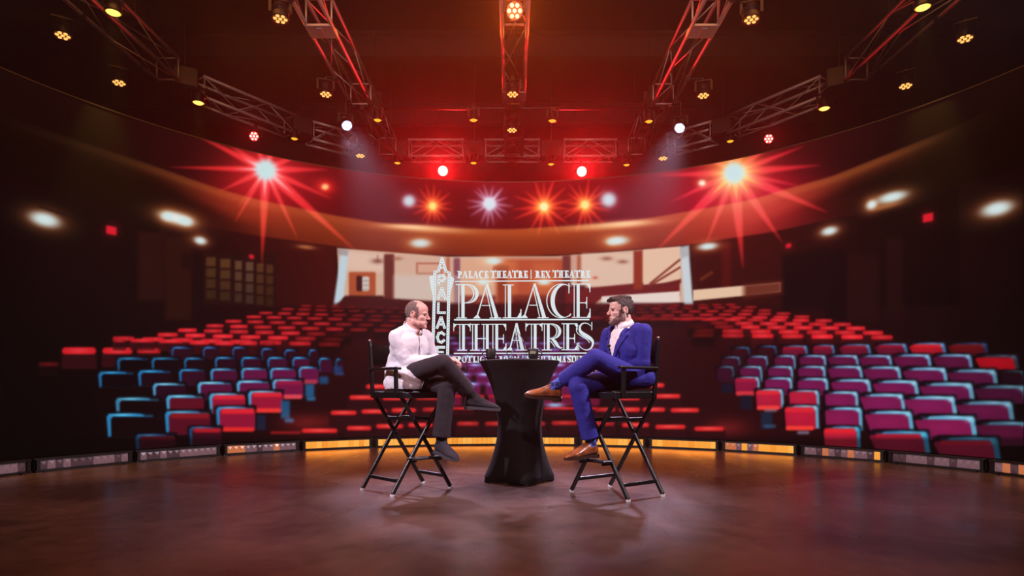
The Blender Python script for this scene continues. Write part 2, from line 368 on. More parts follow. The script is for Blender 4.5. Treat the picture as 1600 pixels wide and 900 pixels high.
    BL, CY = (26, 124, 190), (70, 160, 205)
    M1, M2, DK = (96, 16, 62), (120, 14, 46), (26, 4, 14)
    RD = (206, 28, 44)
    # near left bank, far to near
    for x0, x1, y in ((268, 300, 543), (317, 341, 543), (363, 386, 543), (408, 429, 545), (444, 464, 547), (482, 497, 547)):
        seat(x0, x1, y, 15, (46, 8, 26), (34, 96, 170), -1, dim=.85)
    for x0, x1, y in ((183, 233, 560), (237, 280, 560), (288, 320, 560), (336, 368, 559), (377, 407, 559), (418, 448, 559), (457, 483, 559), (498, 518, 560), (524, 536, 561)):
        d = np.interp(x0, [183, 300, 480, 530], [.7, .9, 1, .55]); g_ = np.interp(x0, [200, 330, 440], [.15, .5, 1]); seat(x0, x1, y, 18, (70*g_, 10*g_, 44*g_), BL, -1, dim=d)
    for x0, x1, y in ((154, 210, 582), (216, 268, 580), (280, 320, 578), (329, 370, 577), (377, 417, 576), (422, 462, 576), (467, 497, 574)):
        d = np.interp(x0, [154, 250, 380], [.7, .9, 1]); g_ = np.interp(x0, [154, 260, 380], [.1, .4, 1]); seat(x0, x1, y, 20, tuple(v*g_ for v in M1), (60, 150, 205) if x0 > 300 else BL, -1, dim=d**.4, bottom=((170, 50, 70) if x0 > 440 else None))
    for x0, x1, y in ((239, 290, 600), (309, 362, 598), (370, 421, 596), (426, 473, 594)):
        d = np.interp(x0, [230, 310], [.8, 1]); g_ = np.interp(x0, [230, 330], [.35, 1]); seat(x0, x1, y, 23, tuple(v*g_ for v in ((112, 16, 62) if x0 > 400 else M1)), (84, 166, 212), -1, dim=d**.3, top=(150, 20, 60) if x0 > 400 else None, bottom=((220, 70, 80) if x0 > 420 else None))
    for x0, x1, y in ((181, 250, 623), (260, 318, 619), (327, 383, 616), (388, 441, 612)):
        d = np.interp(x0, [181, 260, 330], [.1, .6, 1]); seat(x0, x1, y, 26, (150*d, 18*d, 50*d), (70, 160, 205), -1, dim=1 if x0 > 200 else .8, top=(225*d, 34*d, 50*d) if x0 > 300 else None, bottom=((236, 52, 48) if x0 > 380 else None))
    for x0, x1, y in ((167, 241, 648), (258, 328, 644), (338, 398, 637)):
        d = np.interp(x0, [167, 258, 330], [.1, .6, 1]); seat(x0, x1, y, 30, (140*d, 16*d, 50*d), (40, 130, 185), -1, top=(230*d, 34*d, 46*d) if x0 > 250 else None, bottom=((226, 40, 40) if x0 > 330 else None))
    for x0, x1, y in ((212, 274, 680), (296, 346, 668)):
        d = .45 if x0 < 280 else 1; seat(x0, x1, y, 24, (60, 8, 26), (26, 80, 130), -1, top=(210*d, 28*d, 40*d), dim=.9)
    # legs and lit floor beside the aisle
    for x, y, h, c in ((446, 626, 28, (24, 92, 140)), (452, 654, 6, (36, 110, 160)), (484, 600, 20, (26, 100, 150)), (486, 620, 6, (40, 120, 170)), (506, 588, 12, (24, 80, 130)), (408, 648, 24, (16, 34, 60)), (528, 572, 10, (22, 60, 110)), (530, 582, 4, (40, 80, 140))):
        rrect(x-7, y, x+7, y+h, c, soft=5, a=.8)
    glow(480, 660, 40, 14, (110, 24, 20), a=.7); line(425, 676, 476, 676, 4, (170, 26, 30), soft=4, a=.8); glow(540, 655, 30, 10, (70, 16, 16), a=.6)
    # near right bank, far to near
    R = []
    for x0, x1, y in ((1222, 1262, 541), (1270, 1304, 540), (1316, 1360, 539), (1372, 1417, 538), (1426, 1477, 537), (1487, 1543, 537)):
        d = np.interp(x0, [1200, 1430, 1487], [1, .95, .6]); seat(x0, x1, y, 16, ((170*d, 18*d, 34*d) if x0 > 1420 else (96*d, 14*d, 40*d)), (60, 110, 160) if x0 < 1480 else (30, 50, 90), 1, top=(230*d, 34*d, 40*d) if x0 > 1420 else (150, 18, 40), dim=d**.5)
    for x0, x1, y in ((1144, 1172, 543), (1184, 1214, 541)): seat(x0, x1, y, 15, (60, 9, 26), (50, 90, 140), 1, dim=.7)
    for x0, x1, y, d in ((1128, 1157, 558, .55), (1167, 1200, 557, .8), (1210, 1243, 556, .95), (1249, 1291, 556, 1), (1298, 1341, 556, 1), (1347, 1393, 556, 1), (1401, 1454, 555, 1), (1463, 1518, 555, .9), (1530, 1590, 556, .3)):
        seat(x0, x1, y, 18, ((84*d, 14*d, 52*d) if x0 < 1520 else (150, 8, 22)), (86*d+10, 146*d, 186*d), 1)
    for x0, x1, y, d in ((1120, 1147, 573, .5), (1156, 1191, 573, .9), (1200, 1239, 573, 1), (1247, 1290, 573, 1), (1298, 1347, 573, 1), (1354, 1407, 574, 1), (1417, 1479, 576, 1), (1487, 1557, 579, .8), (1566, 1600, 580, .25)):
        seat(x0, x1, y, 20, (92*d, 16*d, 60*d), (100*d, 158*d, 192*d), 1)
    for x0, x1, y, d in ((1148, 1187, 590, 1), (1195, 1238, 591, 1), (1246, 1294, 592, 1), (1304, 1360, 594, 1), (1370, 1434, 596, 1), (1444, 1520, 600, .9), (1530, 1604, 604, .55)):
        seat(x0, x1, y, 22, (104*d, 18*d, 68*d) if x0 > 1190 else (124, 16, 50), (104*d, 164*d, 196*d), 1, top=(168, 22, 56) if x0 < 1190 else None, bottom=(210, 50, 60) if x0 < 1190 else None)
    for x0, x1, y, d in ((1181, 1224, 609, 1), (1233, 1280, 611, 1), (1289, 1341, 613, 1), (1350, 1413, 617, 1), (1420, 1493, 621, 1), (1502, 1582, 629, .75)):
        seat(x0, x1, y, 25, (112*d, 20*d, 70*d) if x0 > 1285 else (168, 22, 50), (106*d, 168*d, 200*d), 1, top=(226, 40, 52) if x0 < 1230 else (180, 26, 56) if x0 < 1285 else None, bottom=(240, 60, 56) if x0 < 1230 else None)
    for x0, x1, y, d in ((1226, 1279, 635, 1), (1289, 1347, 638, 1), (1358, 1425, 644, 1), (1438, 1524, 652, 1), (1533, 1610, 661, .6)):
        seat(x0, x1, y, 30, (120*d, 20*d, 68*d) if x0 > 1285 else (176, 20, 48), (96*d, 166*d, 200*d), 1, top=(222, 36, 50) if x0 < 1285 else None, bottom=(244, 60, 52) if x0 < 1285 else None)
    for x0, x1, y, d in ((1287, 1344, 668, 1), (1367, 1450, 676, 1), (1468, 1560, 686, .8)):
        seat(x0, x1, y, 28, (176, 24, 48) if x0 < 1300 else (130, 16, 48), (40*d, 136*d, 180*d), 1, top=(228, 34, 44) if x0 < 1300 else (176, 22, 46))
    for x, y, h, c in ((1166, 618, 22, (14, 22, 44)), (1198, 644, 26, (18, 40, 66)), (1203, 664, 4, (50, 90, 130)), (1136, 600, 14, (12, 20, 44)), (1255, 674, 4, (150, 140, 170)), (1204, 640, 3, (150, 130, 150))):
        rrect(x-9, y, x+9, y+h, c, soft=5, a=.8)
    glow(1136, 668, 34, 14, (110, 26, 24), a=.6)
    # middle block behind the table and lettering
    for r, (y, n) in enumerate(((528, 9), (536.5, 9), (546, 9), (557, 8), (570, 8), (585, 7), (600, 6))):
        sp = 26+r*1.6; w = 20+r*1.3
        for i in range(-n//2, n//2+1):
            x = 808+(i+.5*(r % 2))*sp
            if not 694 < x < 936: continue
            d = np.interp(y, [528, 560, 600], [.55, .95, 1])
            rrect(x-w/2, y, x+w/2, y+[9, 10, 12, 14, 16, 16, 18][r], (112*d, 20*d, 78*d), r=4, soft=4, a=.85)
            glow(x, y, w*.42, 2.0+r*.25, (90, 110, 235), a=.8*d); glow(x, y, w*.28, 1.0+r*.14, (150, 225, 255), a=.75*d*(.5 if r < 3 else 1))
    for x in (706, 742, 778, 850, 886, 922):
        rrect(x-15, 617, x+15, 634, (110, 16, 52), r=4, soft=4, a=.9); dash(x-15, x+15, 619, 4, .8, False)
    for x in (694, 722, 868, 884, 915):
        dash(x-18, x+18, 638, 4, .85, True)
    glow(745, 633, 14, 4, (120, 170, 230), a=.8); glow(867, 633, 13, 3.4, (150, 200, 255), a=.9)
    # near rows of the middle block: red tops over dark backs
    for x0, x1, y in ((572, 606, 604), (1014, 1038, 602), (546, 586, 621), (598, 640, 622), (650, 690, 622), (1022, 1063, 619), (962, 1000, 622), (517, 557, 645), (565, 604, 643), (612, 650, 641), (660, 700, 640), (930, 962, 640), (968, 1000, 640), (1004, 1039, 640), (1048, 1092, 641),
                      (542, 580, 669), (588, 630, 666), (638, 676, 664), (714, 748, 662), (758, 800, 662), (812, 852, 662), (862, 902, 661), (912, 960, 662), (972, 1014, 664), (1024, 1071, 667), (1085, 1131, 670), (472, 527, 673)):
        rrect(x0-3, y, x1+3, y+24, (42, 7, 13), r=7, soft=4, a=.9)
        dd = .72 if 640 < x0 < 960 else 1
        rrect(x0, y-3.6, x1, y+3.6, (206*dd, 26*dd, 32*dd), r=3.6, soft=3); glow((x0+x1)/2, y-.5, (x1-x0)*.36, 2.4, (255, 86, 66), a=.6*dd)
    lowd = sm(684-YY, 8)*.75
    CAN[:] *= (1-lowd[..., None]*.6)
    # house lights
    for x, y, rx, ry, an, st in ((70, 343, 24, 11, 15, 1), (276, 341, 26, 9, 14, 1), (262, 338, 10, 7, 10, 1), (290, 346, 11, 7, 14, 1), (313, 376, 10, 6, 14, 1), (478, 386, 13, 3, 6, .45), (657, 380, 16, 7, 0, .95), (772, 408, 13, 5, 0, 1), (965, 376, 17, 7, -3, 1), (956, 378, 8, 5, 0, .8), (1106, 385, 15, 5.5, -6, 1),
                              (1296, 361, 13, 6.5, -14, 1), (1362, 320, 9, 7, -30, 1), (1394, 308, 24, 8, -14, 1), (1386, 322, 24, 4, -14, .35), (1558, 326, 25, 11, -14, 1), (755, 441, 9, 4.2, 0, 1), (850, 441, 10, 4.2, 0, 1)):
        glow(x, y, rx*1.55, ry*1.7, (170, 92, 44), ang=an, a=.8*st); glow(x, y, rx, ry, (205, 226, 226) if st > .6 else (230, 150, 90), ang=an, p=3.2, a=st, screen=False)
    line(62, 323, 104, 337, 2.0, (12, 4, 4), a=.8)
    for x, y, w in ((174, 360, 8), (393, 401, 3.5), (1232, 384, 4), (1450, 340, 8)):
        glow(x, y, w*1.7, w*1.5, (90, 4, 10), a=.8); rrect(x-w, y-w*.8, x+w, y+w*.8, (214, 24, 44), r=2, soft=3, tilt=(.2 if x < 800 else -.2))
    # star-burst stage lamps shown in the picture
    def star(x, y, r, core, halo, rays, hr, hc2=None, wk=1.25):
        glow(x, y, hr, hr, halo, a=.95, p=1.3, k=3.2)
        for dx, dy, w in rays: line(x, y, x+dx, y+dy, w*wk, halo, soft=4.5, taper=.9, screen=True, fade=.35, a=1)
        if hc2: glow(x, y, r*1.9, r*1.9, hc2, a=.95, p=1.8)
        for dx, dy, w in rays: line(x, y, x+dx*.33, y+dy*.33, w*.9, hc2 or core, soft=3, taper=.95, screen=True, fade=.6, a=.8)
        glow(x, y, r, r, core, p=5, a=1, screen=False)
    big_l = [(-112, -56, 9), (-150, -4, 7), (-72, 34, 8), (-48, 82, 7), (-6, 150, 11), (50, 108, 7), (140, 126, 12), (104, 46, 8), (98, 0, 9), (-60, -42, 9), (66, -30, 8), (20, -60, 7), (-20, -54, 7), (-44, 60, 4)]
    big_r = [(-122, 122, 13), (-118, 4, 9), (-100, 46, 8), (-44, 112, 9), (14, 150, 14), (76, 110, 12), (136, -12, 10), (146, 62, 12), (60, -46, 9), (110, -42, 8), (-60, -38, 8), (20, -56, 8), (-16, -52, 8), (100, 20, 7)]
    star(415, 265, 17, (196, 226, 228), (250, 40, 38), big_l, 40, None, 1.55)
    star(1147, 270, 17, (200, 228, 232), (252, 38, 40), big_r, 46, (255, 200, 40), 1.6)
    glow(508, 292, 15, 11, (230, 30, 20), a=.95, ang=10); glow(508, 292, 6, 5, (255, 190, 110), p=3)
    glow(1097, 286, 9, 7, (255, 90, 60), a=.9); glow(1097, 286, 5.5, 4.5, (255, 240, 200), p=3)
    def rays(n, L, w, ph=0.2, rr=random.Random(9)):
        return [(math.cos(ph+6.2832*i/n)*L*rr.uniform(.7, 1.1), math.sin(ph+6.2832*i/n)*L*rr.uniform(.7, 1.1), w) for i in range(n)]
    star(676, 322, 5, (255, 226, 120), (245, 52, 24), rays(15, 36, 4), 16, (255, 130, 30))
    star(850, 323, 6, (255, 240, 180), (245, 46, 24), rays(15, 54, 5.4, .1), 20, (255, 150, 30))
    star(914, 320, 5.5, (255, 230, 140), (245, 46, 24), rays(15, 44, 4.8, .3), 17, (255, 150, 30))
    star(765, 318, 10, (206, 226, 236), (150, 130, 160), rays(16, 38, 4, .15), 15)
    glow(639, 314, 15, 13, (130, 90, 110), a=.6); glow(639, 314, 10, 9.5, (196, 214, 224), p=3.4, screen=False)
    glow(951, 312, 18, 17, (130, 90, 110), a=.6); glow(951, 312, 12, 11.5, (200, 222, 232), p=3.4, screen=False)
    for x, y, w in ((622, 337, 30), (612, 342, 22), (795, 296, 24), (800, 302, 20), (742, 351, 40)): pass
    # slight softness of the far picture
    K = np.array([.25, .5, .25], np.float32)
    for ax in (0, 1):
        CAN[:] = .25*np.roll(CAN, 1, ax)+.5*CAN+.25*np.roll(CAN, -1, ax)
    np.clip(CAN, 0, 255, out=CAN)
# ---------------------------------------------------------------- room shell
M_black = mat('matte_black_paint', (16, 13, 13), .8)
M_ceil = mat('black_ceiling_paint', (14, 12, 12), .9)
M_blk = mat('black_powder_coat', (14, 13, 14), .42)
M_alu = mat('truss_aluminium', (168, 160, 162), .42, .35)
def floor_mat():
    m = bpy.data.materials.new('polished_concrete'); m.use_nodes = True; n = m.node_tree; b = n.nodes['Principled BSDF']
    tc = n.nodes.new('ShaderNodeTexCoord')
    def noise(sc, det, st=None, dist=0):
        t = n.nodes.new('ShaderNodeTexNoise'); t.inputs['Scale'].default_value = sc; t.inputs['Detail'].default_value = det; t.inputs['Distortion'].default_value = dist
        if st:
            mp = n.nodes.new('ShaderNodeMapping'); mp.inputs['Scale'].default_value = st; n.links.new(tc.outputs['Object'], mp.inputs[0]); n.links.new(mp.outputs[0], t.inputs[0])
        else: n.links.new(tc.outputs['Object'], t.inputs[0])
        return t.outputs['Fac']
    a = noise(1.1, 5, None, .6); c = noise(9, 8); s = noise(3, 6, (1, .25, 1), .4)
    r = n.nodes.new('ShaderNodeValToRGB'); e = r.color_ramp.elements
    e[0].position = .32; e[0].color = (*lin((57, 39, 34)), 1); e[1].position = .68; e[1].color = (*lin((91, 67, 60)), 1)
    mx = n.nodes.new('ShaderNodeMath'); mx.operation = 'ADD'; n.links.new(a, mx.inputs[0])
    m2 = n.nodes.new('ShaderNodeMath'); m2.operation = 'MULTIPLY_ADD'; n.links.new(c, m2.inputs[0]); m2.inputs[1].default_value = .35; m2.inputs[2].default_value = -.175
    n.links.new(m2.outputs[0], mx.inputs[1]); n.links.new(mx.outputs[0], r.inputs[0]); n.links.new(r.outputs[0], b.inputs['Base Color'])
    rr = n.nodes.new('ShaderNodeMapRange'); rr.inputs['To Min'].default_value = .19; rr.inputs['To Max'].default_value = .38; n.links.new(s, rr.inputs[0]); n.links.new(rr.outputs[0], b.inputs['Roughness'])
    bp = n.nodes.new('ShaderNodeBump'); bp.inputs['Strength'].default_value = .05; bp.inputs['Distance'].default_value = .01; n.links.new(c, bp.inputs['Height']); n.links.new(bp.outputs[0], b.inputs['Normal'])
    b.inputs['Specular IOR Level'].default_value = .45
    return m
FLX, FLY0, FLY1, CEIL = 9.0, -3.0, 14.0, 6.6
struct(MB().box((0, (FLY0+FLY1)/2, -.05), (2*FLX, FLY1-FLY0, .1)).build('floor', floor_mat()))
struct(MB().box((0, (FLY0+FLY1)/2, CEIL+.05), (2*FLX, FLY1-FLY0, .1)).build('ceiling', M_ceil))
struct(MB().box((0, FLY1+.05, CEIL/2), (2*FLX, .1, CEIL)).build('wall_back', M_black))
struct(MB().box((0, FLY0-.05, CEIL/2), (2*FLX, .1, CEIL)).build('wall_front', M_black))
struct(MB().box((-FLX-.05, (FLY0+FLY1)/2, CEIL/2), (.1, FLY1-FLY0, CEIL)).build('wall_left', M_black))
struct(MB().box((FLX+.05, (FLY0+FLY1)/2, CEIL/2), (.1, FLY1-FLY0, CEIL)).build('wall_right', M_black))
for i, y in enumerate((2.2, 4.9, 7.6, 10.3, 12.9)):
    b = MB(); b.box((0, y, CEIL-.03), (2*FLX, .16, .06)); b.box((0, y, CEIL-.22), (2*FLX, .03, .34)); b.box((0, y, CEIL-.4), (2*FLX, .16, .03))
    struct(b.build('trim_%d' % (i+1), M_ceil))
# ---------------------------------------------------------------- curved LED wall
CX, CYL, RAD = -0.018, 4.04, 5.05
DEL = 11.07
Z0, Z1 = .138, 3.77
paint_led()
lc = CAN/255.0
LIN = np.where(lc <= .04045, lc/12.92, ((lc+.055)/1.055)**2.4).astype(np.float32)
def led_mesh(parent):
    nx, nz = 1500, 400; TH = R_(82)
    th = np.linspace(-TH, TH, nx+1, dtype=np.float64); zz = np.linspace(Z0, Z1, nz+1)
    T, Z = np.meshgrid(th, zz)
    X = CX+RAD*np.sin(T); Y = CYL+RAD*np.cos(T)
    co = np.stack([X, Y, Z], -1).reshape(-1, 3).astype(np.float32)
    px = 800+FPX*X/Y; py = HOR-FPX*(Z-CAM_H)/Y
    fade = np.clip(np.minimum(px, 1600-px)/50, 0, 1)
    pxc = np.clip(px, 0, CW-1.01); pyc = np.clip(py, 0, CH-1.01)
    i = pxc.astype(int); j = pyc.astype(int); fx = (pxc-i)[..., None]; fy = (pyc-j)[..., None]
    c = LIN[j, i]*(1-fx)*(1-fy)+LIN[j, i+1]*fx*(1-fy)+LIN[j+1, i]*(1-fx)*fy+LIN[j+1, i+1]*fx*fy
    c = c*np.where((px < 0) | (px > 1600), .1, 1)[..., None]
    rgba = np.concatenate([c, np.ones(c.shape[:2]+(1,))], -1).reshape(-1, 4).astype(np.float32)
    idx = np.arange((nx+1)*(nz+1)).reshape(nz+1, nx+1)
    q = np.stack([idx[:-1, :-1], idx[:-1, 1:], idx[1:, 1:], idx[1:, :-1]], -1).reshape(-1, 4)
    me = bpy.data.meshes.new('screen_picture')
    me.vertices.add(len(co)); me.vertices.foreach_set('co', co.ravel())
    me.loops.add(q.size); me.loops.foreach_set('vertex_index', q.ravel().astype(np.int32))
    me.polygons.add(len(q)); me.polygons.foreach_set('loop_start', np.arange(0, q.size, 4, dtype=np.int32))
    me.update(); me.validate()
    at = me.color_attributes.new('picture', 'FLOAT_COLOR', 'POINT'); at.data.foreach_set('color', rgba.ravel())
    m = bpy.data.materials.new('led_screen_picture'); m.use_nodes = True; n = m.node_tree; b = n.nodes['Principled BSDF']
    b.inputs['Base Color'].default_value = (.003, .003, .003, 1); b.inputs['Roughness'].default_value = .8; b.inputs['Specular IOR Level'].default_value = .05
    a = n.nodes.new('ShaderNodeAttribute'); a.attribute_name = 'picture'; n.links.new(a.outputs['Color'], b.inputs['Emission Color']); b.inputs['Emission Strength'].default_value = 1.0
    m.cycles.emission_sampling = 'NONE'
    me.materials.append(m)
    o = bpy.data.objects.new('screen_picture', me); COL.objects.link(o); o.parent = parent
    return o
led = thing('led_video_wall', 'tall curved video wall showing a theatre auditorium with rows of red and magenta seats', 'video wall')
led_mesh(led)
def arc_solid(r0, r1, z0, z1, t0, t1, n=120):
    b = MB(); vs = []; fs = []
    for i in range(n+1):
        t = R_(t0+(t1-t0)*i/n); s, c = math.sin(t), math.cos(t)
        for r, z in ((r0, z0), (r1, z0), (r1, z1), (r0, z1)): vs.append((CX+r*s, CYL+r*c, z))
    for i in range(n):
        for j in range(4): fs.append((i*4+j, i*4+(j+1) % 4, (i+1)*4+(j+1) % 4, (i+1)*4+j))
    fs += [(0, 1, 2, 3), tuple(n*4+k for k in (3, 2, 1, 0))]
    return b.add(vs, fs)
arc_solid(RAD+.004, RAD+.09, Z0, Z1, -82, 82).build('cabinet_back', M_blk, led)
arc_solid(RAD-.004, RAD+.09, Z1, Z1+.012, -82, 82).build('top_edge', M_blk, led)
arc_solid(RAD+.02, RAD+.09, 0, Z0, -82, 82).build('base_plinth', M_blk, led)
# ---- lettering and marquee shown on the screen
def on_screen(px, py, off=.006):
    u = (px-800)/FPX; r = RAD-off
    A = 1+u*u; B = -2*(u*CX+CYL); C = CX*CX+CYL*CYL-r*r
    Y = (-B+math.sqrt(B*B-4*A*C))/(2*A)
    return (u*Y, Y, CAM_H+(HOR-py)*Y/FPX)
class Art:
    def __init__(s): s.b = MB(); s.k = 0
    def quad(s, a, b_, c, d, mi=0, off=None):
        s.k += 1; off = (.006 if mi == 0 else .0085)+(s.k % 7)*.00012 if off is None else off
        s.b.add([on_screen(*p, off) for p in (a, b_, c, d)], [(0, 1, 2, 3)], mi)
    def ln(s, x0, y0, x1, y1, t, t2=None, mi=0):
        t2 = t if t2 is None else t2; L = math.hypot(x1-x0, y1-y0) or 1; nx, ny = -(y1-y0)/L/2, (x1-x0)/L/2
        n = max(1, int(abs(x1-x0)/18))
        for i in range(n):
            a, b_ = i/n, (i+1)/n; ta = t+(t2-t)*a; tb = t+(t2-t)*b_
            ax, ay, bx, by = x0+(x1-x0)*a, y0+(y1-y0)*a, x0+(x1-x0)*b_, y0+(y1-y0)*b_
            s.quad((ax+nx*ta, ay+ny*ta), (bx+nx*tb, by+ny*tb), (bx-nx*tb, by-ny*tb), (ax-nx*ta, ay-ny*ta), mi)
    def hz(s, x0, x1, y, t, mi=0): s.ln(x0, y, x1, y, t, mi=mi)
    def vt(s, x, y0, y1, t, mi=0): s.quad((x-t/2, y0), (x+t/2, y0), (x+t/2, y1), (x-t/2, y1), mi)
    def crescent(s, outer, inner, n=14):
        # region between two arcs given as (cx, cy, rx, ry, a0, a1) in degrees
        def pt(q, f): a = R_(q[4]+(q[5]-q[4])*f); return (q[0]+q[2]*math.cos(a), q[1]-q[3]*math.sin(a))
        for i in range(n): s.quad(pt(outer, i/n), pt(outer, (i+1)/n), pt(inner, (i+1)/n), pt(inner, i/n))
    def stroke(s, pts, ws):
        n = len(pts); L = []
        for i, p in enumerate(pts):
            a, b_ = pts[max(i-1, 0)], pts[min(i+1, n-1)]; dx, dy = b_[0]-a[0], b_[1]-a[1]; q = math.hypot(dx, dy) or 1
            L.append(((p[0]-dy/q*ws[i]/2, p[1]+dx/q*ws[i]/2), (p[0]+dy/q*ws[i]/2, p[1]-dx/q*ws[i]/2)))
        s.k += 1; off = .006+(s.k % 7)*.00012
        for i in range(n-1): s.quad(L[i][0], L[i+1][0], L[i+1][1], L[i][1], off=off)
def bez(p0, p1, p2, p3, n=10):
    return [tuple(((1-t)**3*a+3*(1-t)**2*t*b+3*(1-t)*t*t*c+t**3*d) for a, b, c, d in zip(p0, p1, p2, p3)) for t in [i/n for i in range(n+1)]]
art = Art()
TN, = (1.35,)
def stem(x, y0, y1, W=5.2, gap=3.2, inl=True, ser=True):
    """x = left edge of the thick bar"""
    if inl: art.vt(x-gap-TN/2, y0, y1, TN)
    art.vt(x+W/2, y0, y1, W)
    if ser:
        l = x-gap-TN-3.2 if inl else x-2
        art.hz(l, x+W+(3.4 if inl else 2), y1-.6, 1.4 if inl else 1)
def L_A(x0, x1, y0, y1, inl=True, W=5.4):
    ap = x0+(x1-x0)*.5-(1 if inl else 0); h = y1-y0
    if inl:
        art.ln(ap-.3, y0, x0+6.5, y1-3, TN+.3, TN+.8); art.quad((x0+5.4, y1-5), (x0+8, y1-5), (x0+12, y1), (x0, y1))
        art.ln(ap+.2, y0-1, x1-8.5, y1, 3.2, W+.6); art.ln(ap-1.6, y0+6, x1-15.5, y1, TN)
        art.hz(x1-19.5, x1-1.5, y1-.6, 1.4); art.hz(x0+(x1-x0)*.30, x0+(x1-x0)*.6, y0+h*.62, 1.3)
    else:
        art.ln(ap, y0, x0+1.6, y1, .9); art.ln(ap, y0, x1-1.8, y1, 2.2, W); art.hz(x0+(x1-x0)*.27, x1-3, y0+h*.66, .8)
        art.hz(x0, x0+3.4, y1-.4, .9); art.hz(x1-4.6, x1, y1-.4, .9)
def L_P(x, x1, y0, y1, inl=True, W=5.2, bowl=.56, foot=True):
    stem(x, y0, y1, W, inl=inl, ser=foot); h = y1-y0; cyy = y0+h*bowl/2; ry = h*bowl/2; xs = x+W*.9
    t = 1.3 if inl else .9
    if inl: art.hz(x-8.6, xs+(x1-xs)*.35, y0+.6, 1.4)
    else: art.hz(x-1.8, xs+1, y0+.4, .9)
    w_ = x1-xs
    art.crescent((xs+w_*.25, cyy, w_*.75, ry, 90, -90), (xs+w_*.2, cyy, w_*.8-W, ry-t, 90, -90))
    art.hz(xs-1, xs+w_*.26, y0+h*bowl-t/2, t)
    if inl: art.crescent((xs+w_*.1, cyy, w_*.9-W-1.6, ry-t, 84, -84), (xs+w_*.08, cyy, w_*.9-W-3.0, ry-t-.6, 84, -84))
def L_E(x, x1, y0, y1, inl=True, W=4.8):
    h = y1-y0; m = y0+h*.56; stem(x, y0, y1, W, inl=inl, ser=False); t = 1.4 if inl else .9; l = x-7.6 if inl else x-1.6
    art.hz(l, x1, y0+t/2, t); art.hz(l, x1, y1-t/2, t); xm = x1-(x1-x-W)*.32; art.hz(x+W-.5, xm, m, t)
    art.quad((x1-1.2, y0), (x1+.4, y0), (x1+.4, y0+h*.25), (x1-.9, y0+h*.25)); art.quad((x1-4.5, y0+t), (x1-1, y0+t), (x1-.9, y0+h*.16), (x1-1.1, y0+h*.16))
    art.quad((x1-.9, y1-h*.27), (x1+.8, y1-h*.27), (x1+.8, y1), (x1-1, y1)); art.quad((x1-1, y1-h*.17), (x1-.8, y1-h*.17), (x1-1, y1-t), (x1-5, y1-t))
    art.vt(xm, m-h*.17, m+h*.17, 1.3 if inl else .9); art.quad((xm-2.5, m-.3), (xm, m-h*.08), (xm, m+h*.08), (xm-2.5, m+.3))
def L_L(x, x1, y0, y1, inl=True, W=5.2):
    h = y1-y0; stem(x, y0, y1, W, inl=inl, ser=False); t = 1.4 if inl else .9; l = x-8 if inl else x-1.6
    art.hz(l, x+W+(4 if inl else 1.6), y0+t/2, t); art.hz(l, x1, y1-t/2, t)
    art.quad((x1-.9, y1-h*.27), (x1+.8, y1-h*.27), (x1+.6, y1), (x1-1.4, y1)); art.quad((x1-1.2, y1-h*.18), (x1-.8, y1-h*.18), (x1-1.2, y1-t), (x1-6, y1-t))
def L_C(x0, x1, y0, y1, inl=True, W=5.6):
    h = y1-y0; cyy = (y0+y1)/2; rx = (x1-x0)*.62; ry = h/2+.6; cx = x0+rx
    t = 1.3 if inl else .9
    off = 3.6 if inl else 0
    if inl: art.crescent((cx, cyy, rx, ry, 60, 300), (cx+.3, cyy, rx-1.3, ry-1.1, 60, 300), 22)
    art.crescent((cx+off*.9, cyy, rx-off*.95, ry-(.5 if inl else 0), 62, 296), (cx+off+W*.62, cyy, rx-off-W*.45, ry-t-.4, 62, 296), 22)
    e = (cx+rx*math.cos(R_(60)), cyy-ry*math.sin(R_(60)))
    art.ln(e[0], e[1]+.4, x1-3 if inl else x1-1.5, y0+h*.2, t+.6, t); xe = x1-3 if inl else x1-1.2
    art.vt(xe, y0-1.2, y0+h*.28, 1.5 if inl else 1.0)
    art.ln(cx+rx*.5, cyy+ry*.87, x1, y1-h*.12, t+1.2, t)
def L_T(x, x0, x1, y0, y1, inl=True, W=4.4):
    h = y1-y0; stem(x, y0, y1, W, gap=2.8, inl=inl); t = 1.4 if inl else .9
    art.hz(x0, x1, y0+t/2, t)
    for q, d in ((x0, 1), (x1, -1)):
        art.vt(q, y0-1.2, y0+h*.27, 1.2); art.quad((q, y0+t), (q+d*4.4, y0+t), (q+d*.8, y0+h*.14), (q, y0+h*.2))
def L_H(x, x2, y0, y1, inl=True, W=4.4):
    for q in (x, x2):
        stem(q, y0, y1, W, gap=2.6, inl=inl); art.hz(q-(7 if inl else 1.8), q+W+(3 if inl else 1.6), y0+.6, 1.3 if inl else .9)
    art.hz(x+W-.3, x2, y0+(y1-y0)*.55, 1.3 if inl else .9)
def L_R(x, x1, y0, y1, inl=True, W=4.4):
    L_P(x, x1-2, y0, y1, inl, W, bowl=.58); h = y1-y0
    pts = bez((x+W+3.0 if inl else x+W, y0+h*.58), (x+W+10 if inl else x+W+2, y0+h*.62), (x1-8 if inl else x1-3, y1-h*.02), (x1, y1-h*.1), 8)
    wd = [2.2, 3.6, W+.4, W+.8, W+.4, W-.4, 3.2, 2.0, 1.2] if inl else [1.2, 1.8, 2.4, 2.6, 2.6, 2.4, 2, 1.4, .8]
    art.stroke(pts, wd)
    if inl: art.stroke([(p[0]-4.6, p[1]+1.6) for p in pts[1:6]], [1.2]*5)
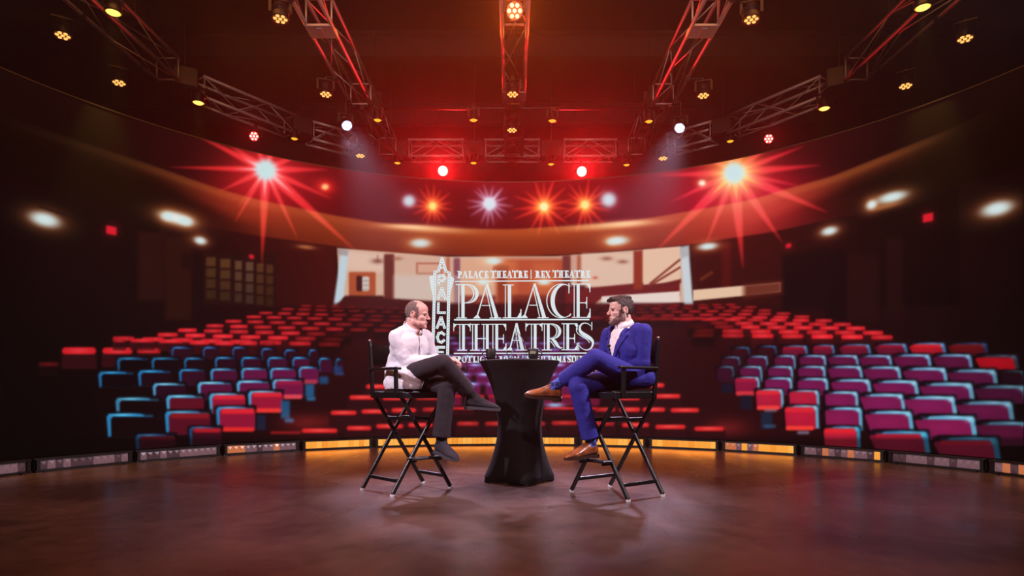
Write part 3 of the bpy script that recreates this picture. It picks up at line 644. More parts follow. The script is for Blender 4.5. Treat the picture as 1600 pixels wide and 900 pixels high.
def L_S(x0, x1, y0, y1, inl=True, W=5.2):
    w_ = x1-x0; h = y1-y0; f = lambda a, b: (x0+w_*a, y0+h*b)
    p1 = bez(f(.84, .12), f(.55, -.08), f(.02, 0), f(.10, .26), 8); p2 = bez(f(.10, .26), f(.16, .46), f(1.02, .52), f(.98, .76), 10)[1:]; p3 = bez(f(.98, .76), f(.92, 1.04), f(.34, 1.08), f(.08, .84), 8)[1:]
    pts = p1+p2+p3; n = len(pts)
    ws = [(1.0 if inl else .8)+(W if inl else 2.6)*math.exp(-((i/(n-1)-.48)/.24)**2) for i in range(n)]
    art.stroke(pts, ws)
    if inl: art.stroke([(p[0]-5.2, p[1]+1.6) for p in pts[5:18]], [1.2]*13)
    art.vt(x1-w_*.1, y0-h*.03, y0+h*.27, 1.3 if inl else .9); art.vt(x0+w_*.03, y1-h*.28, y1+h*.02, 1.3 if inl else .9)
def rule(x0, x1, ya, yb, t):
    n = 14
    for i in range(n):
        a, b_ = i/n, (i+1)/n; art.ln(x0+(x1-x0)*a, ya+(yb-ya)*a, x0+(x1-x0)*b_, ya+(yb-ya)*b_, t)
# big words
L_P(720.8, 748, 444, 497.4); L_A(739, 784.5, 444.5, 497.4); L_L(793.5, 814, 444.5, 497.3); L_A(813, 859, 444, 497)
L_C(853.5, 892, 443.6, 496.6); L_E(901, 922, 443.2, 496.6)
L_T(722, 709, 734.8, 506.2, 547.8); L_H(741.8, 759.2, 506.2, 547.8); L_E(774, 790.6, 506, 547.8, W=4.4); L_A(790.5, 825, 506, 547.6, W=5)
L_T(834, 821.6, 847, 505.8, 547.6); L_R(854.5, 879, 505.6, 547.4); L_E(885, 902, 505.2, 547.2, W=4.2); L_S(903.6, 927, 504.4, 547, W=5)
rule(711, 920, 439.8, 438.4, 1.7); rule(709.5, 921, 499.6, 499.2, 2.3); rule(709, 917, 552.2, 551.6, 1.9)
# small lines
def small(text, x0, x1, y0, y1):
    WD = dict(P=.9, A=1.0, L=.85, C=.95, E=.85, T=.95, H=1.05, R=1.0, X=1.0, S=.75, O=1.05, I=.5, G=1.05, M=1.3, F=.8, V=1.0, U=1.05, D=1.05)
    tot = sum(WD.get(c, .5) for c in text); u = (x1-x0)/tot; x = x0
    for c in text:
        w_ = WD.get(c, .5)*u; a, b_ = x+.4, x+w_-.4; W = min(2.7, w_*.36); s_ = a+1.4
        if c == 'P': L_P(s_, b_, y0, y1, False, W)
        elif c == 'A': L_A(a-.6, b_+.6, y0, y1, False, W)
        elif c == 'L': L_L(s_, b_-.4, y0, y1, False, W)
        elif c == 'C': L_C(a, b_, y0, y1, False, W)
        elif c == 'E': L_E(s_, b_-.4, y0, y1, False, W)
        elif c == 'F': L_P(s_, b_-1, y0, y0+2, False, W, .3, False); art.vt(s_+W/2, y0, y1, W); art.hz(s_-1.4, b_, y0+.5, .9); art.vt(b_-.3, y0, y0+3, .9); art.hz(s_+W, b_-1.6, (y0+y1)/2, .9); art.hz(s_-1.4, s_+W+1.4, y1-.5, .9)
        elif c == 'T': L_T((a+b_)/2-W/2, a, b_, y0, y1, False, W)
        elif c == 'H': L_H(s_, b_-W-1.2, y0, y1, False, W*.9)
        elif c == 'R': L_R(s_, b_+.6, y0, y1, False, W)
        elif c == 'X': art.ln(a+1, y0, b_-1.4, y1, W); art.ln(b_-1.4, y0, a+1, y1, .9); art.hz(a, a+3.5, y0+.4, .8); art.hz(b_-3, b_, y0+.4, .8); art.hz(a, a+3, y1-.4, .8); art.hz(b_-3.6, b_, y1-.4, .8)
        elif c == 'S': L_S(a, b_, y0, y1, False, W)
        elif c in 'OG':
            cx, cyy, rx, ry = (a+b_)/2, (y0+y1)/2, (b_-a)/2, (y1-y0)/2+.3
            art.crescent((cx, cyy, rx, ry, 0 if c == 'O' else 40, 360 if c == 'O' else 345), (cx, cyy, rx-W*.95, ry-.8, 0 if c == 'O' else 40, 360 if c == 'O' else 345), 20)
            if c == 'G': art.vt(b_-W*.5, cyy+.5, y1-.5, W*.9); art.hz(cx, b_+.5, cyy+.8, .9)
        elif c == 'I': art.vt((a+b_)/2, y0, y1, W); art.hz(a, b_, y0+.4, .9); art.hz(a, b_, y1-.4, .9)
        elif c == 'M': art.vt(a+1.2, y0, y1, .9); art.ln(a+1.6, y0, (a+b_)/2, y1-1, W); art.ln((a+b_)/2, y1-1, b_-2, y0, .9); art.vt(b_-1.8, y0, y1, W); art.hz(a, a+2.6, y1-.4, .9); art.hz(b_-3.6, b_, y1-.4, .9)
        elif c == 'V': art.ln(a+1.4, y0, (a+b_)/2, y1, W, 1.4); art.ln((a+b_)/2, y1, b_-1, y0, .9); art.hz(a, a+3.4, y0+.4, .8); art.hz(b_-2.4, b_, y0+.4, .8)
        elif c == 'U': art.vt(a+1.6, y0, y1-2.5, W); art.vt(b_-1.2, y0, y1-2.5, .9); art.stroke(bez((a+1.6, y1-2.8), (a+1.8, y1+.6), (b_-1.4, y1+.8), (b_-1.2, y1-2.8), 6), [W, W*.8, 1.4, 1.2, 1, .9, .9]); art.hz(a, a+3.2, y0+.4, .8); art.hz(b_-2.4, b_, y0+.4, .8)
        elif c == 'D': art.vt(s_+W/2, y0, y1, W); art.crescent(((s_+W), (y0+y1)/2, b_-s_-W, (y1-y0)/2, 90, -90), (s_+W, (y0+y1)/2, b_-s_-W*2, (y1-y0)/2-.8, 90, -90)); art.hz(a, s_+W, y0+.4, .9); art.hz(a, s_+W, y1-.4, .9)
        elif c == '|': art.vt((a+b_)/2, y0-1.6, y1+1.6, 1.2)
        x += w_
small('PALACE', 714, 763.5, 423.4, 434.8); small('THEATRE', 766.5, 825, 423, 434.6); small('|', 827, 832.5, 423, 434.4); small('REX', 835.5, 860.5, 423, 434.4); small('THEATRE', 863.5, 922.5, 422.6, 434)
small('SPOTLIGHT', 707, 775, 556.5, 566.6); small('ROOM', 779, 812, 556.5, 566.6); small('|', 814.5, 819, 556.5, 566); small('FOREVER', 821, 853, 556.4, 566); small('EMMA', 855, 884.5, 556.2, 566); small('STUDIOS', 886.5, 926, 556, 565.8)
# marquee sign drawn beside the words, with dark bulb dots
def blk(pts, t=4.6, closed=False):
    if closed: pts = pts+[pts[0]]
    for i in range(len(pts)-1):
        x0, y0 = pts[i]; x1, y1 = pts[i+1]; L = math.hypot(x1-x0, y1-y0); ex, ey = (x1-x0)/L*t*.42, (y1-y0)/L*t*.42
        art.ln(x0-ex, y0-ey, x1+ex, y1+ey, t)
        n = max(1, round(L/4.1))
        for k in range(n+(i == len(pts)-2)):
            cx, cyy = x0+(x1-x0)*k/n, y0+(y1-y0)*k/n; r = .74
            art.quad((cx-r, cyy), (cx, cyy-r), (cx+r, cyy), (cx, cyy+r), 1)
blk([(690.6, 404), (685.2, 423.5)], 4.2); blk([(690.6, 404), (697, 423.5)], 4.2); blk([(686.5, 418.5), (696, 418.5)], 3.2); blk([(683, 424.6), (679, 424.6)], 3.6); blk([(698.5, 424.6), (701.5, 426)], 3.6)
blk([(679.4, 426), (678.4, 470), (676.3, 549)], 4.7); blk([(701.8, 427), (701, 470), (699.4, 553)], 4.7)
for a, b_, c, d in (((670.6, 432.4), (676.6, 430), (676.4, 462), (673.6, 452)), ((704.4, 431), (709.8, 436), (704.6, 455), (703, 463))): art.quad(a, b_, c, d)
for x, y in ((673.4, 436), (674.4, 441), (675, 446), (675.2, 451), (706.6, 436.5), (706, 441), (705, 446), (704.4, 451)): art.quad((x-.5, y), (x, y-.5), (x+.5, y), (x, y+.5), 1)
blk([(685.6, 444.6), (685.6, 430.6), (693, 430.6), (695.6, 434.4), (693, 438.6), (687, 438.6)], 3.9)
blk([(684.6, 467), (689.6, 451), (691, 451), (696, 467)], 3.9); blk([(688, 461.6), (693, 461.6)], 3)
blk([(685, 474), (684.6, 488.6), (695, 488.6)], 4)
blk([(683, 512), (688.6, 496.6), (689.8, 496.6), (694.6, 512)], 4.2); blk([(686.6, 507), (692, 507)], 3.2)
blk([(694, 522.6), (690, 519.6), (685.6, 521), (683.4, 527), (685.2, 533), (689.6, 535), (693.6, 532)], 4.2)
blk([(694, 542.6), (683, 542.6), (682.8, 555)], 4.2); blk([(683, 550), (692, 550)], 3.4)
mlet = mat('screen_lettering_white', (10, 10, 10), .6, emit=(212, 228, 232), es=1.0); mlet.cycles.emission_sampling = 'NONE'
mdot = mat('screen_lettering_dots', (10, 6, 10), .6, emit=(46, 40, 70), es=1.0); mdot.cycles.emission_sampling = 'NONE'
lo = art.b.build('logo_lettering', [mlet, mdot], led); lo['label'] = 'pale glowing title lettering and marquee emblem'
# ---------------------------------------------------------------- footlight battens along the plinth
m_lit = [mat('batten_amber_%d' % i, (40, 20, 8), .5, emit=c, es=s, spec=.2) for i, (c, s) in enumerate((((255, 166, 62), .95), ((250, 152, 52), .95), ((255, 178, 78), 1.0)))]
m_dim = mat('batten_dim_amber', (120, 80, 60), .25, emit=(196, 112, 70), es=.8)
m_off = mat('batten_lens_reflect_glow', (120, 104, 108), .35, .0, emit=(104, 76, 86), es=.6, spec=.5)  # lamps off here; weak emission stands in for light reflected by the lenses
m_off2 = mat('batten_lens_reflect_glow_dark', (80, 66, 72), .35, .0, emit=(60, 42, 50), es=.6, spec=.5)  # darker variant, reflection again put in as emission
MB_MATS = m_lit+[m_dim, m_off, m_off2]
for mm in MB_MATS: mm.cycles.emission_sampling = 'NONE'
def batten(k, spec):
    t0, t1 = (k+.045)*DEL, (k+1-.045)*DEL; tm = R_((t0+t1)/2)
    lx = CX+(RAD-.095)*math.sin(tm); ly = CYL+(RAD-.095)*math.cos(tm)
    side = 'left' if k < 0 else 'right'
    order = ['first', 'second', 'third', 'fourth', 'fifth', 'sixth', 'seventh', 'eighth']
    i = (-k-1) if k < 0 else k
    look = 'glowing amber' if spec in ('lit', 'lit2') else ('partly lit' if spec in ('mixL', 'mixR', 'fewR') else 'unlit pinkish grey')
    root = thing('footlight_batten', '%s footlight batten on the floor, %s to the %s of the table' % (look, order[i], side), 'footlight', (lx, ly, 0), -tm, 'footlight battens along the video wall')
    L = 2*(RAD-.095)*math.sin(R_((t1-t0)/2))
    h = MB(); h.box((0, .03, .066), (L+.05, .05, .13)); h.box((0, -.005, .012), (L+.05, .05, .022)); h.box((0, -.005, .121), (L+.05, .05, .014)); h.box((-L/2-.0, -.005, .066), (.03, .05, .11)); h.box((L/2+.0, -.005, .066), (.03, .05, .11))
    h.build('housing', M_blk, root)
    b = MB(); n = 12; cw = (L-.03)/n; rr = random.Random(k*7+3)
    for c in range(n):
        x = -L/2+.015+cw*(c+.5)
        if spec == 'lit': ms = [0, 0, 1, 2, 0][rr.randrange(5)]
        elif spec == 'mixL': ms = [3, 3, 3, 4, 4, 5, 4, 4, 3, 4, 4, 4][c]
        elif spec == 'mixR': ms = [3, 3, 4, 0, 4, 3, 0, 0, 1, 0, 0, 2][c] if k < 4 else [4, 4, 5, 3, 4, 5, 4, 3, 4, 4, 5, 0][c]
        elif spec == 'fewR': ms = [4, 3, 5, 3, 4, 3, 5, 3, 4, 5, 4, 5][c]
        else: ms = [4, 5, 4, 5][rr.randrange(4)]
        if x > L/2: continue
        # each cell is a shallow pyramid lens
        x0, x1, z0, z1 = x-cw*.47, x+cw*.47, .026, .112
        vs = [(x0, -.006, z0), (x1, -.006, z0), (x1, -.006, z1), (x0, -.006, z1), (x, -.02, .07)]
        b.add(vs, [(0, 1, 4), (1, 2, 4), (2, 3, 4), (3, 0, 4)], ms)
        b.box((x, .0, .069), (cw*.96, .012, .088), mi=ms)
    b.build('lens_strip', MB_MATS, root)
    for s_ in (-1, 1): MB().box((s_*(L/2-.06), -.035, .006), (.05, .05, .012)).build('foot_bracket', M_blk, root)
    if spec == 'lit' or (spec == 'mixR' and k == 3):
        d = bpy.data.lights.new('batten_glow', 'AREA'); d.shape = 'RECTANGLE'; d.size = L*.95; d.size_y = .08; d.energy = .45 if spec == 'lit' else .3; d.color = (1, .26, .03); d.spread = R_(150)
        lo = bpy.data.objects.new('batten_glow', d); COL.objects.link(lo); lo.parent = root; lo.location = (0, -.032, .07); lo.rotation_euler = (R_(-90), 0, 0)
for k in range(-7, 7):
    sp = 'lit' if -3 <= k <= 2 else 'mixL' if k == -4 else 'mixR' if k in (3, 4) else 'fewR' if k == 6 else 'off'
    batten(k, sp)
# ---------------------------------------------------------------- truss rig
TZ = 4.95; TS = .29
def truss(name, label, p0, p1, plates=(), hoists=True, group='box truss overhead'):
    a = Vector((*p0, TZ+TS/2)); b = Vector((*p1, TZ+TS/2)); mid = (a+b)/2; d = (b-a); L = d.length; ang = math.atan2(d.y, d.x)
    root = thing(name, label, 'truss', mid, ang, group); h = TS/2
    for y in (-h, h):
        for z in (-h, h): MB().tube((-L/2, y, z), (L/2, y, z), .024, n=10).build('chord', M_alu, root, True)
    br = MB(); n = max(2, round(L/(.95 if L > 3 else .5))); st = L/n
    for i in range(n):
        x0, x1 = -L/2+st*i, -L/2+st*(i+1)
        q = 1 if i % 2 == 0 else -1
        for y in (-h, h): br.tube((x0, y, -h*q), (x1, y, h*q), .0085, n=6)
        for z in (-h, h): br.tube((x0, -h*q, z), (x1, h*q, z), .0085, n=6)
    for x in [-L/2+.02, L/2-.02]+[-L/2+2.0*k for k in range(1, int(L/2.0))]:
        for y in (-h, h): br.tube((x, y, -h), (x, y, h), .012, n=6)
        for z in (-h, h): br.tube((x, -h, z), (x, h, z), .012, n=6)
    br.build('bracing', M_alu, root, True)
    for x in plates:
        p = MB(); p.box((x, 0, -h-.02), (.26, TS+.02, .02)); p.box((x, 0, -h-.034), (.18, .06, .012)); p.build('coupler_plate', M_alu, root)
    if hoists:
        for x in (-L*.36, L*.36):
            hb = MB(); hb.box((x, 0, h+.14), (.2, .26, .24)); hb.tube((x, 0, h+.02), (x, 0, CEIL-(TZ+h)), .008, n=6); hb.build('hoist', M_blk, root, bevel=.01)
    return root
truss('lighting_truss', 'long straight aluminium truss running overhead down the middle of the picture', (0.03, 3.2), (0.03, 11.2), plates=(3.55-.13-.0-1.7,))
truss('lighting_truss', 'long straight aluminium truss overhead, inner left, leaning down towards the white lamp', (-2.2, 3.2), (-2.2, 11.2), plates=(.1, ))
truss('lighting_truss', 'long straight aluminium truss overhead, inner right, leaning down towards the white lamp', (2.2, 3.2), (2.2, 11.2), plates=(.1, ))
truss('lighting_truss', 'outermost left straight aluminium truss, dim, with an amber lamp on it', (-4.62, 2.4), (-4.62, 8.5))
truss('lighting_truss', 'outermost right straight aluminium truss, dim, with an amber lamp on it', (4.62, 2.4), (4.62, 8.5))
for i, (x0, x1, s) in enumerate(((-1.85, -.86, 'left of centre above a red lamp'), (-.49, .5, 'at the far end of the central truss'), (.92, 1.87, 'right of centre above a red lamp'))):
    truss('cross_truss', 'level cross truss section, '+s, (x0, 11.4), (x1, 11.4), hoists=False, group='cross truss sections at the far end')
for x0, x1, s in ((-2.5, -1.87, 'leftmost'), (-.84, -.51, 'left of the middle section'), (.52, .9, 'right of the middle section'), (1.89, 2.5, 'rightmost')):
    o = MB(); o.box(((x0+x1)/2, 11.4, TZ+TS/2), (x1-x0, .27, .27)); r_ = thing('truss_coupling_box', 'black box in the far cross truss, '+s, 'truss coupling', ((x0+x1)/2, 11.4, TZ+TS/2), 0, 'truss coupling boxes')
    q = MB(); q.box((0, 0, 0), (x1-x0, .27, .27)); q.build('box_body', M_blk, r_, bevel=.01); q = MB(); q.tube((0, 0, .13), (0, 0, CEIL-(TZ+TS/2)), .01, n=6); q.build('hanger', M_blk, r_)
truss('cross_truss', 'slanting truss section beside the left white lamp', (-2.78, 11.12), (-3.4, 10.6), hoists=False, group='slanting truss sections')
truss('cross_truss', 'slanting truss section beside the right white lamp', (2.78, 11.12), (3.4, 10.6), hoists=False, group='slanting truss sections')
truss('cross_truss', 'slanting truss section above the left small red lamp', (-3.62, 10.35), (-4.5, 9.05), hoists=False, group='slanting truss sections')
truss('cross_truss', 'slanting truss section above the right small red lamp', (3.62, 10.35), (4.5, 9.05), hoists=False, group='slanting truss sections')
for s_, nm in ((-1, 'left'), (1, 'right')):
    for (x, y), wh in (((3.51, 10.48), 'between the two slanting sections'), ((4.58, 8.85), 'where the outermost truss meets the slanting one')):
        r_ = thing('truss_corner_block', 'black corner block on the %s, %s' % (nm, wh), 'truss corner', (s_*x, y, TZ+TS/2), s_*R_(-30), 'truss corner blocks')
        MB().box((0, 0, 0), (.3, .46, .26)).build('block_body', M_blk, r_, bevel=.012); MB().tube((0, 0, .12), (0, 0, CEIL-(TZ+TS/2)), .01, n=6).build('hanger', M_blk, r_)
pr = thing('lighting_pipe', 'thin black horizontal pipe hung between the inner trusses', 'pipe', (0, 9.3, 4.93))
MB().tube((-2.35, 0, 0), (2.35, 0, 0), .024, n=10).build('pipe_rail', M_blk, pr, True)
for x in (-2.2, 0.03, 2.2): MB().box((x, 0, .0), (.06, .07, .07)).build('pipe_clamp', M_blk, pr)
# ---------------------------------------------------------------- lamps
AMB = mat('lamp_cell_amber', (60, 30, 10), .3, emit=(255, 186, 96), es=1.5)
AMB2 = mat('lamp_face_amber', (60, 30, 10), .3, emit=(246, 176, 44), es=1.3)
AMB3 = mat('lamp_face_bright_amber', (60, 30, 10), .3, emit=(255, 206, 92), es=2.2)
REDC = mat('lamp_cell_red', (60, 8, 6), .3, emit=(255, 168, 156), es=3.5)
ORGC = mat('lamp_cell_orange', (60, 20, 6), .3, emit=(255, 190, 120), es=4.0)
WHTC = mat('lamp_cell_white', (60, 60, 60), .3, emit=(236, 236, 255), es=3.5)
BEZ_R = mat('lamp_bezel_red', (80, 10, 8), .35, emit=(226, 24, 20), es=1.4); BEZ_O = mat('lamp_bezel_orange', (80, 30, 8), .35, emit=(224, 82, 28), es=1.3)
BEZ_W = mat('lamp_bezel_white', (120, 120, 130), .35, emit=(180, 180, 226), es=1.3); BEZ_A = mat('lamp_bezel_amber', (60, 26, 12), .35, emit=(120, 46, 22), es=.8)
for m_ in (AMB, AMB2, AMB3, REDC, ORGC, WHTC, BEZ_R, BEZ_O, BEZ_W, BEZ_A): m_.cycles.emission_sampling = 'NONE'
KINDS = {
 'par': dict(r=.080, L=.15, cell=AMB, bez=BEZ_A, name='par_lamp'),
 'dot': dict(r=.056, L=.12, cell=AMB2, bez=AMB2, name='downlight'),
 'dotb': dict(r=.074, L=.14, cell=AMB3, bez=AMB2, name='downlight'),
 'red': dict(r=.072, L=.18, cell=REDC, bez=BEZ_R, name='moving_head_lamp'),
 'redb': dict(r=.088, L=.2, cell=REDC, bez=REDC, name='moving_head_lamp'),
 'white': dict(r=.074, L=.18, cell=WHTC, bez=BEZ_W, name='moving_head_lamp'),
 'orange': dict(r=.085, L=.18, cell=ORGC, bez=BEZ_O, name='moving_head_lamp')}
def lamp(kind, px, py, H, target, label, light=None, group=None, hang=None, tx=None):
    K = KINDS[kind]; Y = FPX*(H-CAM_H)/(HOR-py); loc = P(px, py, Y); r, L = K['r'], K['L']
    root = thing(K['name'], label, 'stage lamp', loc, 0, group)
    d = (Vector(target)-loc).normalized(); q = d.to_track_quat('-Z', 'Y').to_matrix()
    b = MB(); b.lathe([(r*.55, L+.02), (r*.8, L), (r*1.0, L*.6), (r*1.12, .02), (r*1.16, .0), (r*1.16, -.012), (r*1.02, -.012), (r*1.02, .004)], n=24, M=q)
    for k in range(5): b.lathe([(r*1.04, L*.35+k*.014), (r*1.14, L*.35+k*.014+.003), (r*1.04, L*.35+k*.014+.006)], n=20, M=q)
    b.build('lamp_body', M_blk, root, True)
    f = MB(); f.lathe([(r*1.0, .0), (r*.98, -.004), (0.0001, -.004)], n=24, M=q); f.build('lamp_face', K['bez'], root)
    c = MB(); n6 = [(0, 0)]+[(r*.66*math.cos(R_(60*i)), r*.66*math.sin(R_(60*i))) for i in range(6)]
    if kind in ('dot', 'dotb'): c.ball(q @ Vector((0, 0, -.006)), (r*.86, r*.86, .02), 14, q)
    else:
        for x, y in n6: c.ball(q @ Vector((x, y, -.006)), (r*.25, r*.25, .012), 10, q)
    c.build('lamp_lens', K['cell'], root, True)
    # yoke and clamp up to the truss or pipe
    ax = q @ Vector((1, 0, 0)); ax.z = 0; ax.normalize(); up = Vector((0, 0, 1)); cen = -d*L*.45
    top = TZ+.0-loc.z-.035
    if hang: top = hang-loc.z-.03
    yk = MB(); hgt = min(max(r+.05, .12), max(top-.02, .1)); w_ = r*1.28
    for s_ in (-1, 1): yk.bar(cen+ax*w_*s_, cen+ax*w_*s_+up*hgt, .012, .03)
    yk.bar(cen+ax*(-w_-.006)+up*hgt, cen+ax*(w_+.006)+up*hgt, .03, .012)
    yk.build('yoke', M_blk, root)
    cl = MB(); t0 = cen+up*hgt
    if tx is not None:   # outrigger arm reaching sideways to the truss chord
        e = Vector((tx-loc.x, 0, TZ-loc.z)); cl.tube(t0, (t0.x, t0.y, e.z), .014, n=8); cl.tube((t0.x, t0.y, e.z), (e.x, t0.y, e.z), .014, n=8); cl.box((e.x, t0.y, e.z), (.06, .05, .07))
    else:
        cl.tube(t0, (t0.x, t0.y, max(top+.02, hgt+.02)), .014, n=8); cl.box((t0.x, t0.y, max(top+.01, hgt+.03)), (.05, .06, .06))
    cl.build('clamp', M_blk, root)
    if light:
        pw, col, ang = light
        dd = bpy.data.lights.new(K['name']+'_beam', 'SPOT'); dd.energy = pw; dd.color = col; dd.spot_size = R_(ang); dd.spot_blend = .8; dd.shadow_soft_size = .14 if kind == 'white' else r*.6
        lo = bpy.data.objects.new(K['name']+'_beam', dd); COL.objects.link(lo); lo.parent = root; lo.location = d*.06; lo.rotation_euler = d.to_track_quat('-Z', 'Y').to_euler()
    return root
gp, gd, gr, gw = 'warm multi-cell lamps pointing down', 'small amber downlights', 'red stage lamps', 'white beam lamps'
OUT, INN = 4.62, 2.2
for px, py, tx, s_ in ((98, 55, -OUT-.145, 'far left near the picture edge, beyond the outer truss'), (186, 129, -OUT-.145, 'left, below the outer truss'), (438, 29, -INN-.145, 'upper left beside the inner left truss'), (509, 147, -INN-.145, 'beside the inner left truss, half way down'),
                       (563, 243, -INN-.145, 'at the far foot of the inner left truss'), (801, 147, None, 'half way along the central truss'), (800, 203, None, 'near the far end of the central truss'),
                       (1036, 247, INN+.145, 'at the far foot of the inner right truss'), (1099, 149, INN+.145, 'beside the inner right truss, half way down'), (1174, 30, INN+.145, 'upper right beside the inner right truss'), (1415, 134, OUT+.145, 'right, below the outer truss'), (1508, 60, OUT+.145, 'far right near the picture edge, beyond the outer truss')):
    Y = FPX*(4.72-CAM_H)/(HOR-py); X = (px-800)*Y/FPX
    lamp('par', px, py, 4.72, (X*.93, Y-.5, 0), 'warm multi-cell lamp, '+s_, (60, (1, .30, .10), 36), gp, tx=tx)
for px, py, kd, s_, hang, tx in ((177, 19, 'dotb', 'upper left on the outermost truss', None, -OUT+.145), (310, 160, 'dotb', 'at the end of the outermost left truss with rays below it', None, -OUT+.145), (460, 216, 'dot', 'between the two left slanting trusses', None, None), (590, 187, 'dot', 'beside the lower end of the inner left truss', 4.93, None), (740, 187, 'dot', 'left of the central truss, upper row', 4.93, None),
                           (863, 188, 'dot', 'right of the central truss, upper row', 4.93, None), (1014, 189, 'dot', 'beside the lower end of the inner right truss', 4.93, None), (621, 254, 'dot', 'leftmost of the lower row under the far cross truss', None, None), (740, 254, 'dot', 'lower row, just left of the central truss end', None, None),
                           (861, 256, 'dot', 'lower row, just right of the central truss end', None, None), (979, 257, 'dot', 'rightmost of the lower row under the far cross truss', None, None), (1141, 220, 'dot', 'between the two right slanting trusses', None, None), (1288, 169, 'dotb', 'at the end of the outermost right truss', None, OUT-.145), (1442, 11, 'dotb', 'upper right on the outermost truss', None, OUT-.145)):
    H = 4.75; Y = FPX*(H-CAM_H)/(HOR-py); X = (px-800)*Y/FPX
    H = 4.83 if py in (254, 256) else 4.86 if py in (216, 220) else H; Y = FPX*(H-CAM_H)/(HOR-py); X = (px-800)*Y/FPX
    lamp(kd, px, py, H, (X*1.0, Y-.1, 0), 'amber downlight '+s_, (380 if kd == 'dotb' else 45, (1, .6, .1), 34), gd, hang=hang, tx=tx)
lamp('redb', 692, 267, 4.72, (-1.0, 0, 1.2), 'bright red lamp left of centre under the far cross truss', (1900, (1, .008, .012), 64), gr)
lamp('redb', 909, 268, 4.72, (1.0, 0, 1.2), 'bright red lamp right of centre under the far cross truss', (1900, (1, .008, .012), 64), gr)
lamp('red', 397, 213, 4.75, (-2.6, 0, 2.8), 'small red lamp on the left above the big red starburst', (80, (1, .012, .02), 70), gr)
lamp('red', 1201, 217, 4.76, (2.6, 0, 2.8), 'small red lamp on the right above the big red starburst', (80, (1, .012, .02), 70), gr)
lamp('white', 542, 196, 4.55, (-.25, 5.3, .2), 'white beam lamp on the left, its beam falling on the stage', (2300, (.78, .66, .98), 27), gw, tx=-INN-.145)
lamp('white', 1062, 200, 4.55, (.35, 5.2, .2), 'white beam lamp on the right, its beam falling on the stage', (2300, (.78, .66, .98), 27), gw, tx=INN+.145)
lamp('orange', 804, 17, 4.75, (0, 0, 1.4), 'bright orange lamp at the top under the central truss', (330, (1, .13, .012), 60), 'orange lamp')
# ---------------------------------------------------------------- director's chairs
M_chair = mat('black_painted_wood', (11, 9, 10), .38, bump=.15, bscale=30, spec=.5)
M_canvas = mat('black_canvas', (9, 8, 9), .9, bump=.2, bscale=220, spec=.2)
M_pad = mat('clear_foot_pad', (214, 208, 212), .3)
M_steel = mat('bolt_steel', (150, 148, 150), .3, 1)
def director_chair(label, c, f):
    rz = math.atan2(f[1], f[0])-math.pi/2      # local +Y is the way the chair faces
    root = thing('director_chair', label, 'chair', (c[0], c[1], 0), rz, "tall black director's chairs")
    W0, W1, D, HS = .285, .190, .2, .745
    for y in (D, -D):
        o = .0125 if y > 0 else -.0125
        for s in (-1, 1):
            a = Vector((s*W0, y+o*s, .012)); b = Vector((-s*W1, y+o*s, HS))
            MB().bar(a, b, .032, .024, up=(0, 1, 0)).build('leg', M_chair, root, bevel=.0085)
            MB().tube((a.x, a.y, 0), (a.x, a.y, .016), .017, n=12).build('foot_pad', M_pad, root)
        zc = .012+(HS-.012)*W0/(W0+W1)
        MB().tube((0, y-.034, zc), (0, y+.034, zc), .008, n=10).build('pivot_bolt', M_steel, root)
    for s in (-1, 1):
        t = .13; x = s*(W0-(W0+W1)*t)
        MB().bar((x, -D, .012+(HS-.012)*t), (x, D, .012+(HS-.012)*t), .018, .028).build('side_stretcher', M_chair, root, bevel=.004)
        t = .76; x = s*(W0-(W0+W1)*t)
        MB().bar((x, -D, .012+(HS-.012)*t), (x, D, .012+(HS-.012)*t), .018, .028).build('side_stretcher', M_chair, root, bevel=.004)
        MB().bar((s*.2, -.2, .755), (s*.2, .245, .755), .032, .05).build('seat_rail', M_chair, root, bevel=.006)
        MB().bar((s*.22, .17, .735), (s*.225, .17, .945), .022, .034, up=(0, 1, 0)).build('arm_post', M_chair, root, bevel=.004)
        MB().bar((s*.22, -.165, .735), (s*.225, -.2, 1.175), .022, .034, up=(0, 1, 0)).build('back_post', M_chair, root, bevel=.004)
        MB().bar((s*.225, -.185, .957), (s*.225, .215, .957), .05, .022).build('armrest', M_chair, root, bevel=.008)
        MB().ball((s*.225, -.202, 1.185), .014, 10).build('post_cap', M_steel, root, True)
    MB().bar((-.2, .235, .752), (.2, .235, .752), .02, .045).build('front_rail', M_chair, root, bevel=.004)
    # sling seat and back
    def sling(name, pts, t, ry=None):
        n = 10; vs = []; fs = []
        for i in range(n+1):
            u = i/n
            for (x, y, z) in pts(u): vs.append((x, y, z))
        for i in range(n): fs.append((i*2, i*2+1, i*2+3, i*2+2))
        b = MB(); b.add(vs, fs); o = b.build(name, M_canvas, root, True)
        sd = o.modifiers.new('thick', 'SOLIDIFY'); sd.thickness = t; sd.offset = 0
        return o
    sling('seat_canvas', lambda u: ((-.2+.4*u, -.18, .782-.05*math.sin(math.pi*u)), (-.2+.4*u, .23, .782-.045*math.sin(math.pi*u))), .012)
    sling('back_canvas', lambda u: ((-.231+.462*u, -.186-.035*math.sin(math.pi*u), .995), (-.231+.462*u, -.199-.035*math.sin(math.pi*u), 1.16)), .008)
    # foot rest between the two front legs
    zf = .27; t = (zf-.012)/(HS-.012); xf = W0-(W0+W1)*t
    MB().box((0, D+.045, zf), (2*xf+.05, .085, .018)).build('footrest', M_chair, root, bevel=.005)
    for s in (-1, 1): MB().bar((s*xf, D-.03, zf-.015), (s*xf, D+.08, zf-.015), .016, .02).build('footrest_bracket', M_chair, root)
    return root
CL, FL = Vector((-.833, 5.055, 0)), Vector((.69, -.72, 0)).normalized()
CR, FR = Vector((.805, 4.83, 0)), Vector((-.80, -.60, 0)).normalized()
director_chair("tall black folding director's chair under the man in the white jacket", CL, FL)
